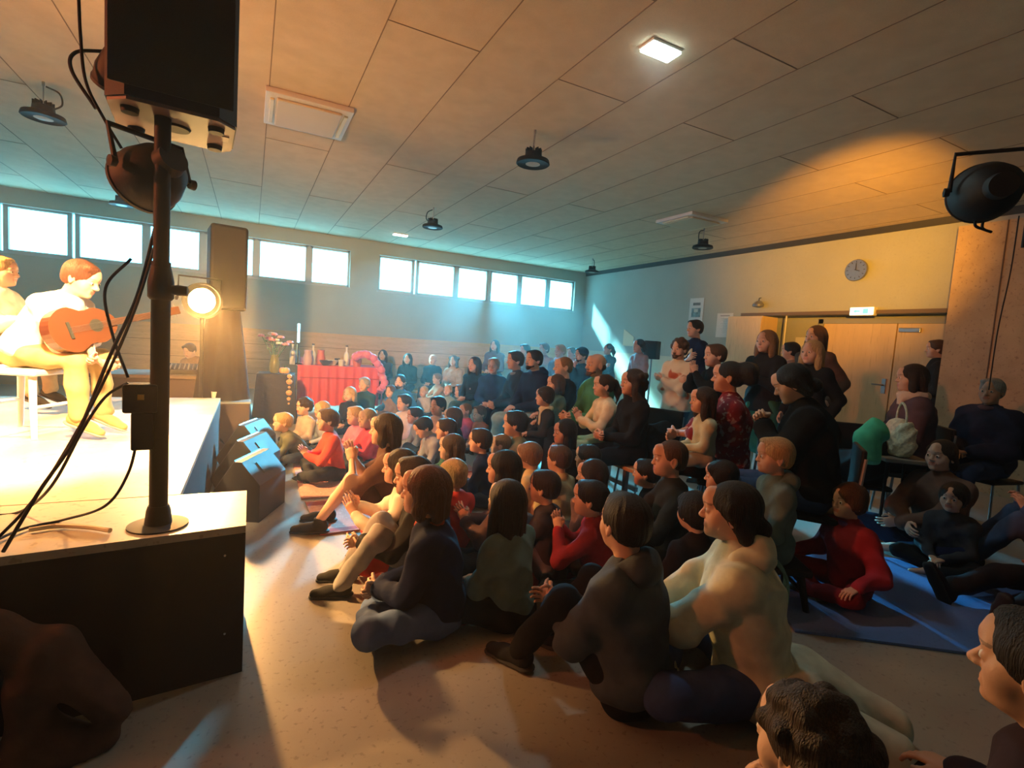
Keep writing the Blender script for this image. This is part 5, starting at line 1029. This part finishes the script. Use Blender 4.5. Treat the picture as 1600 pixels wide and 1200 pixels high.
gc = Vector((.04, .34, float(Jm['P'][2])+.17)); gy = Vector((-.86, .30, .22)).normalized(); gz = Vector((.05, .95, .25)); gz = (gz-gy*gz.dot(gy)).normalized(); gx = gy.cross(gz)
Tg = Matrix(((gx.x, gy.x, gz.x, gc.x), (gx.y, gy.y, gz.y, gc.y), (gx.z, gy.z, gz.z, gc.z), (0, 0, 0, 1)))
guitar(Rm @ Tg @ Matrix.Scale(.86, 4), 'reddish brown guitar held by the musician in the white shirt')
def stool(loc, ang, seat, label, m=None, w_=.40):
    r = empty('stool', loc, ang, label, 'stool'); m = m or M_white
    MB().box((-w_/2, -w_/2, seat-.04), (w_/2, w_/2, seat), .012).build('seat', m, r)
    for sx in (-1, 1):
        for sy in (-1, 1): MB().tube([(sx*(w_/2-.05), sy*(w_/2-.05), seat-.04), (sx*(w_/2-.01), sy*(w_/2-.01), 0)], [.022, .016], 10).build('leg', m, r)
    MB().tube([(-w_/2+.03, -w_/2+.03, seat*.45), (w_/2-.03, -w_/2+.03, seat*.45)], .012, 8).build('stretcher', m, r)
    MB().tube([(-w_/2+.03, w_/2-.03, seat*.45), (w_/2-.03, w_/2-.03, seat*.45)], .012, 8).build('stretcher', m, r)
    return r
rt = mu['root']; stool((rt.x, rt.y, SZ), mu['ang'], .43, 'pale wooden stool under the musician in the white shirt')

# ------------------------------------------------------------------ benches, bags, coats
def bench(x, y, rz, L, h_, label, m=None, d_=.32, cat='bench'):
    r = empty('bench', (x, y, 0), rz, label, cat); m = m or M_wood
    MB().box((-L/2, -d_/2, h_-.035), (L/2, d_/2, h_), .008).build('seat', m, r)
    for sx in (-1, 1):
        for sy in (-1, 1): MB().box((sx*(L/2-.15)-.02, sy*(d_/2-.04)-.02, 0), (sx*(L/2-.15)+.02, sy*(d_/2-.04)+.02, h_-.035), .004).build('leg', M_grey, r)
    MB().box((-L/2+.15, -.015, h_*.4), (L/2-.15, .015, h_*.4+.04)).build('stretcher', M_grey, r)
    return r

def bench_for(keys, label, d_=.34):
    p0 = SEATS[keys[0]]; p1 = SEATS[keys[-1]]; h_ = min(SEATS[k][2] for k in keys); a = math.atan2(p1[1]-p0[1], p1[0]-p0[0]); L = math.hypot(p1[0]-p0[0], p1[1]-p0[1])+.5
    return bench((p0[0]+p1[0])/2, (p0[1]+p1[1])/2, a, L, h_, label, d_=d_)
bench_for([741, 771], 'short wooden bench under the coat woman and the grey haired man')
bench_for([805, 834], 'wooden bench under the two dark haired men leaning forward')
bench_for([880, 931], 'wooden bench under the fair haired man and the bald man')
bench_for([943, 988], 'wooden bench under the clapping girl and the woman in black')
bench_for([598, 637, 676, 708.5], 'long low bench along the wood panelling')
bench_for([820, 850], 'bench in the far back row, left one'); bench_for([875, 893], 'bench in the far back row, right one')
for k, lb in ((773, 'high stool under the woman in the dark reddish jacket'), (908, 'stool under the man in the beanie'), (851, 'low box stool under the child with the cream scarf'), (868, 'stool under the small child beside the fair haired man'), (1210, 'low stool under the little blond child'), (296, 'stool behind the mixing desk')):
    q = SEATS[k]; stool((q[0], q[1], 0), q[3], q[2], lb, M_bplast if k == 1210 else M_colwood, .32)
def chair(x, y, rz, h_, label):
    r = empty('chair', (x, y, 0), rz, label, 'chair', 'black audience chairs')
    MB().box((-.21, -.20, h_-.035), (.21, .22, h_), .015).build('seat', M_bplast, r)
    MB().box((-.20, -.245, h_+.18), (.20, -.215, h_+.45), .012).build('backrest', M_bplast, r)
    for sx in (-1, 1):
        MB().tube([(sx*.20, -.21, h_-.02), (sx*.195, -.24, h_+.40)], .011, 8).build('back_post', M_grey, r)
        for sy in (-1, 1): MB().tube([(sx*.18, sy*.17, h_-.03), (sx*.21, sy*.20, 0)], .011, 8).build('leg', M_grey, r)
    return r
for k, lb in ((1137, 'black chair under the woman with the huge bun'), (1238, 'black chair under the clapping woman in jeans'), (1424, 'black chair under the woman with the cream scarf'), (1549, 'black chair under the grey haired old man')):
    q = SEATS[k]; chair(q[0], q[1], q[3], q[2], lb)
q = at_d(1014, 690, 4.7); chair(q.x, q.y, 1.9, .42, 'black chair with a coat on it, right of the woman in black')
def heap(name, c, prims, col, label, cat, rz=0, wob=.02, wf=28, pat=None, m=None):
    r = empty(name, c, rz, label, cat); v_, f_ = solid(prims, .011, wob, wf, (((0, 0, -1), 0.0),), len(label)); link('cloth', mk_mesh('cloth', [(v_, f_, 0)], [m or cloth_m(col, pat)]), r); return r
heap('coat', (q.x, q.y, .425), [ell((0, 0, .06), (.22, .20, .09), .05), ell((0, -.14, .20), (.20, .07, .16), .06), ell((.1, .12, .08), (.13, .12, .08), .05)], BLK, 'black coat heaped on the chair right of the woman in black', 'coat')
# pale low bench box in the crowd
q = at_z(812, 648, .36)
r = empty('low_bench_box', (q.x+.05, q.y+.1, 0), -.15, 'pale plywood box bench in the middle of the crowd', 'bench')
MB().box((-.50, -.16, .32), (.50, .16, .36), .004).build('top_board', M_pale, r)
for sx in (-1, 1): MB().box((sx*.47-.02, -.15, 0), (sx*.47+.02, .15, .32), .003).build('side_board', M_colwood, r)
MB().box((-.45, .10, .02), (.45, .13, .32)).build('rear_board', M_colwood, r)
# table with knitted bag and green shawl
q = at_d(1402, 712, 4.1); tz = q.z
r = empty('small_table', (q.x, q.y, 0), .9, 'small grey topped table under the knitted bag', 'table')
MB().box((-.19, -.17, tz-.03), (.19, .17, tz), .005).build('tabletop', mat('grey_top', (.22, .21, .19), .6), r)
for sx in (-1, 1):
    for sy in (-1, 1): MB().tube([(sx*.16, sy*.14, tz-.03), (sx*.17, sy*.15, 0)], .012, 8).build('leg', M_bmetal, r)
M_knit = mat('knitted_wool', (.62, .60, .45), .95, bump=1.0, scale=45, var=.2)
bag = heap('knitted_bag', (q.x, q.y, tz+.005), [cap((-.08, 0, .05), (-.08, 0, .22), .05, .05, .05), cap((.07, 0, .05), (.07, 0, .22), .055, .05, .05), cap((0, 0, .05), (0, 0, .23), .06, .05, .05), ell((0, 0, .12), (.14, .075, .13), .05)], None, 'cream knitted bag standing on the small table', 'bag', .9, .012, 60, m=M_knit)
MB().tube(bez([(-.07, 0, .24), (-.05, 0, .36), (.02, .0, .42), (.07, 0, .36), (.08, 0, .25)], 6), .009, 8).build('strap', M_knit, bag)
g_ = at_d(1357, 695, 3.85)
heap('green_shawl', (g_.x, g_.y, g_.z-.14), [ell((0, 0, .15), (.09, .08, .15), .05), ell((.06, 0, .24), (.08, .07, .07), .05), ell((-.03, 0, .06), (.06, .06, .08), .05)], (.08, .50, .30), 'bright green shawl hanging beside the knitted bag', 'shawl', wob=.02)
q = at_d(1335, 735, 4.3)
chair(q.x, q.y, 2.4, .45, 'black chair with dark coats between the woman in jeans and the green shawl')
heap('coat', (q.x, q.y, .455), [ell((0, 0, .10), (.22, .22, .13), .06), ell((0, -.13, .24), (.20, .09, .20), .06), ell((-.05, .15, .06), (.16, .12, .10), .05), cap((.1, .1, .1), (.12, .28, -.15), .07, .05, .05)], BLK, 'black coats heaped on the chair beside the green shawl', 'coat')
# cloth heap in the lower left corner
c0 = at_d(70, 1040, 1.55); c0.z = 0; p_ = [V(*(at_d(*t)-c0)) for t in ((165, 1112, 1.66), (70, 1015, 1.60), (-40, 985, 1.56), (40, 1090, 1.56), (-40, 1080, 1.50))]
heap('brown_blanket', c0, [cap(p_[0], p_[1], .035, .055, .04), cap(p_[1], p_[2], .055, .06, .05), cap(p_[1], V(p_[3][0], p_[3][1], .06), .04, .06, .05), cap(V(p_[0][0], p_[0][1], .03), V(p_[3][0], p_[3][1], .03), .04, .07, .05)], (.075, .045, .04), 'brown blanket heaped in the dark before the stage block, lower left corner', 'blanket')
# haze
hz_ = MB().box((XL-.3, YB-.3, -.15), (XR+.9, YF+.4, ZC+.25)).build('stage_haze', None)
mh = bpy.data.materials.new('thin_haze'); mh.use_nodes = True; nt = mh.node_tree; nt.nodes.clear(); o_ = nt.nodes.new('ShaderNodeOutputMaterial'); vs_ = nt.nodes.new('ShaderNodeVolumeScatter'); vs_.inputs['Density'].default_value = .0075; vs_.inputs['Anisotropy'].default_value = .70; vs_.inputs['Color'].default_value = (1, .95, .9, 1)
nt.links.new(vs_.outputs[0], o_.inputs['Volume']); hz_.data.materials.append(mh); tag(hz_, 'thin stage haze filling the hall around the spotlights', 'haze', kind='structure')
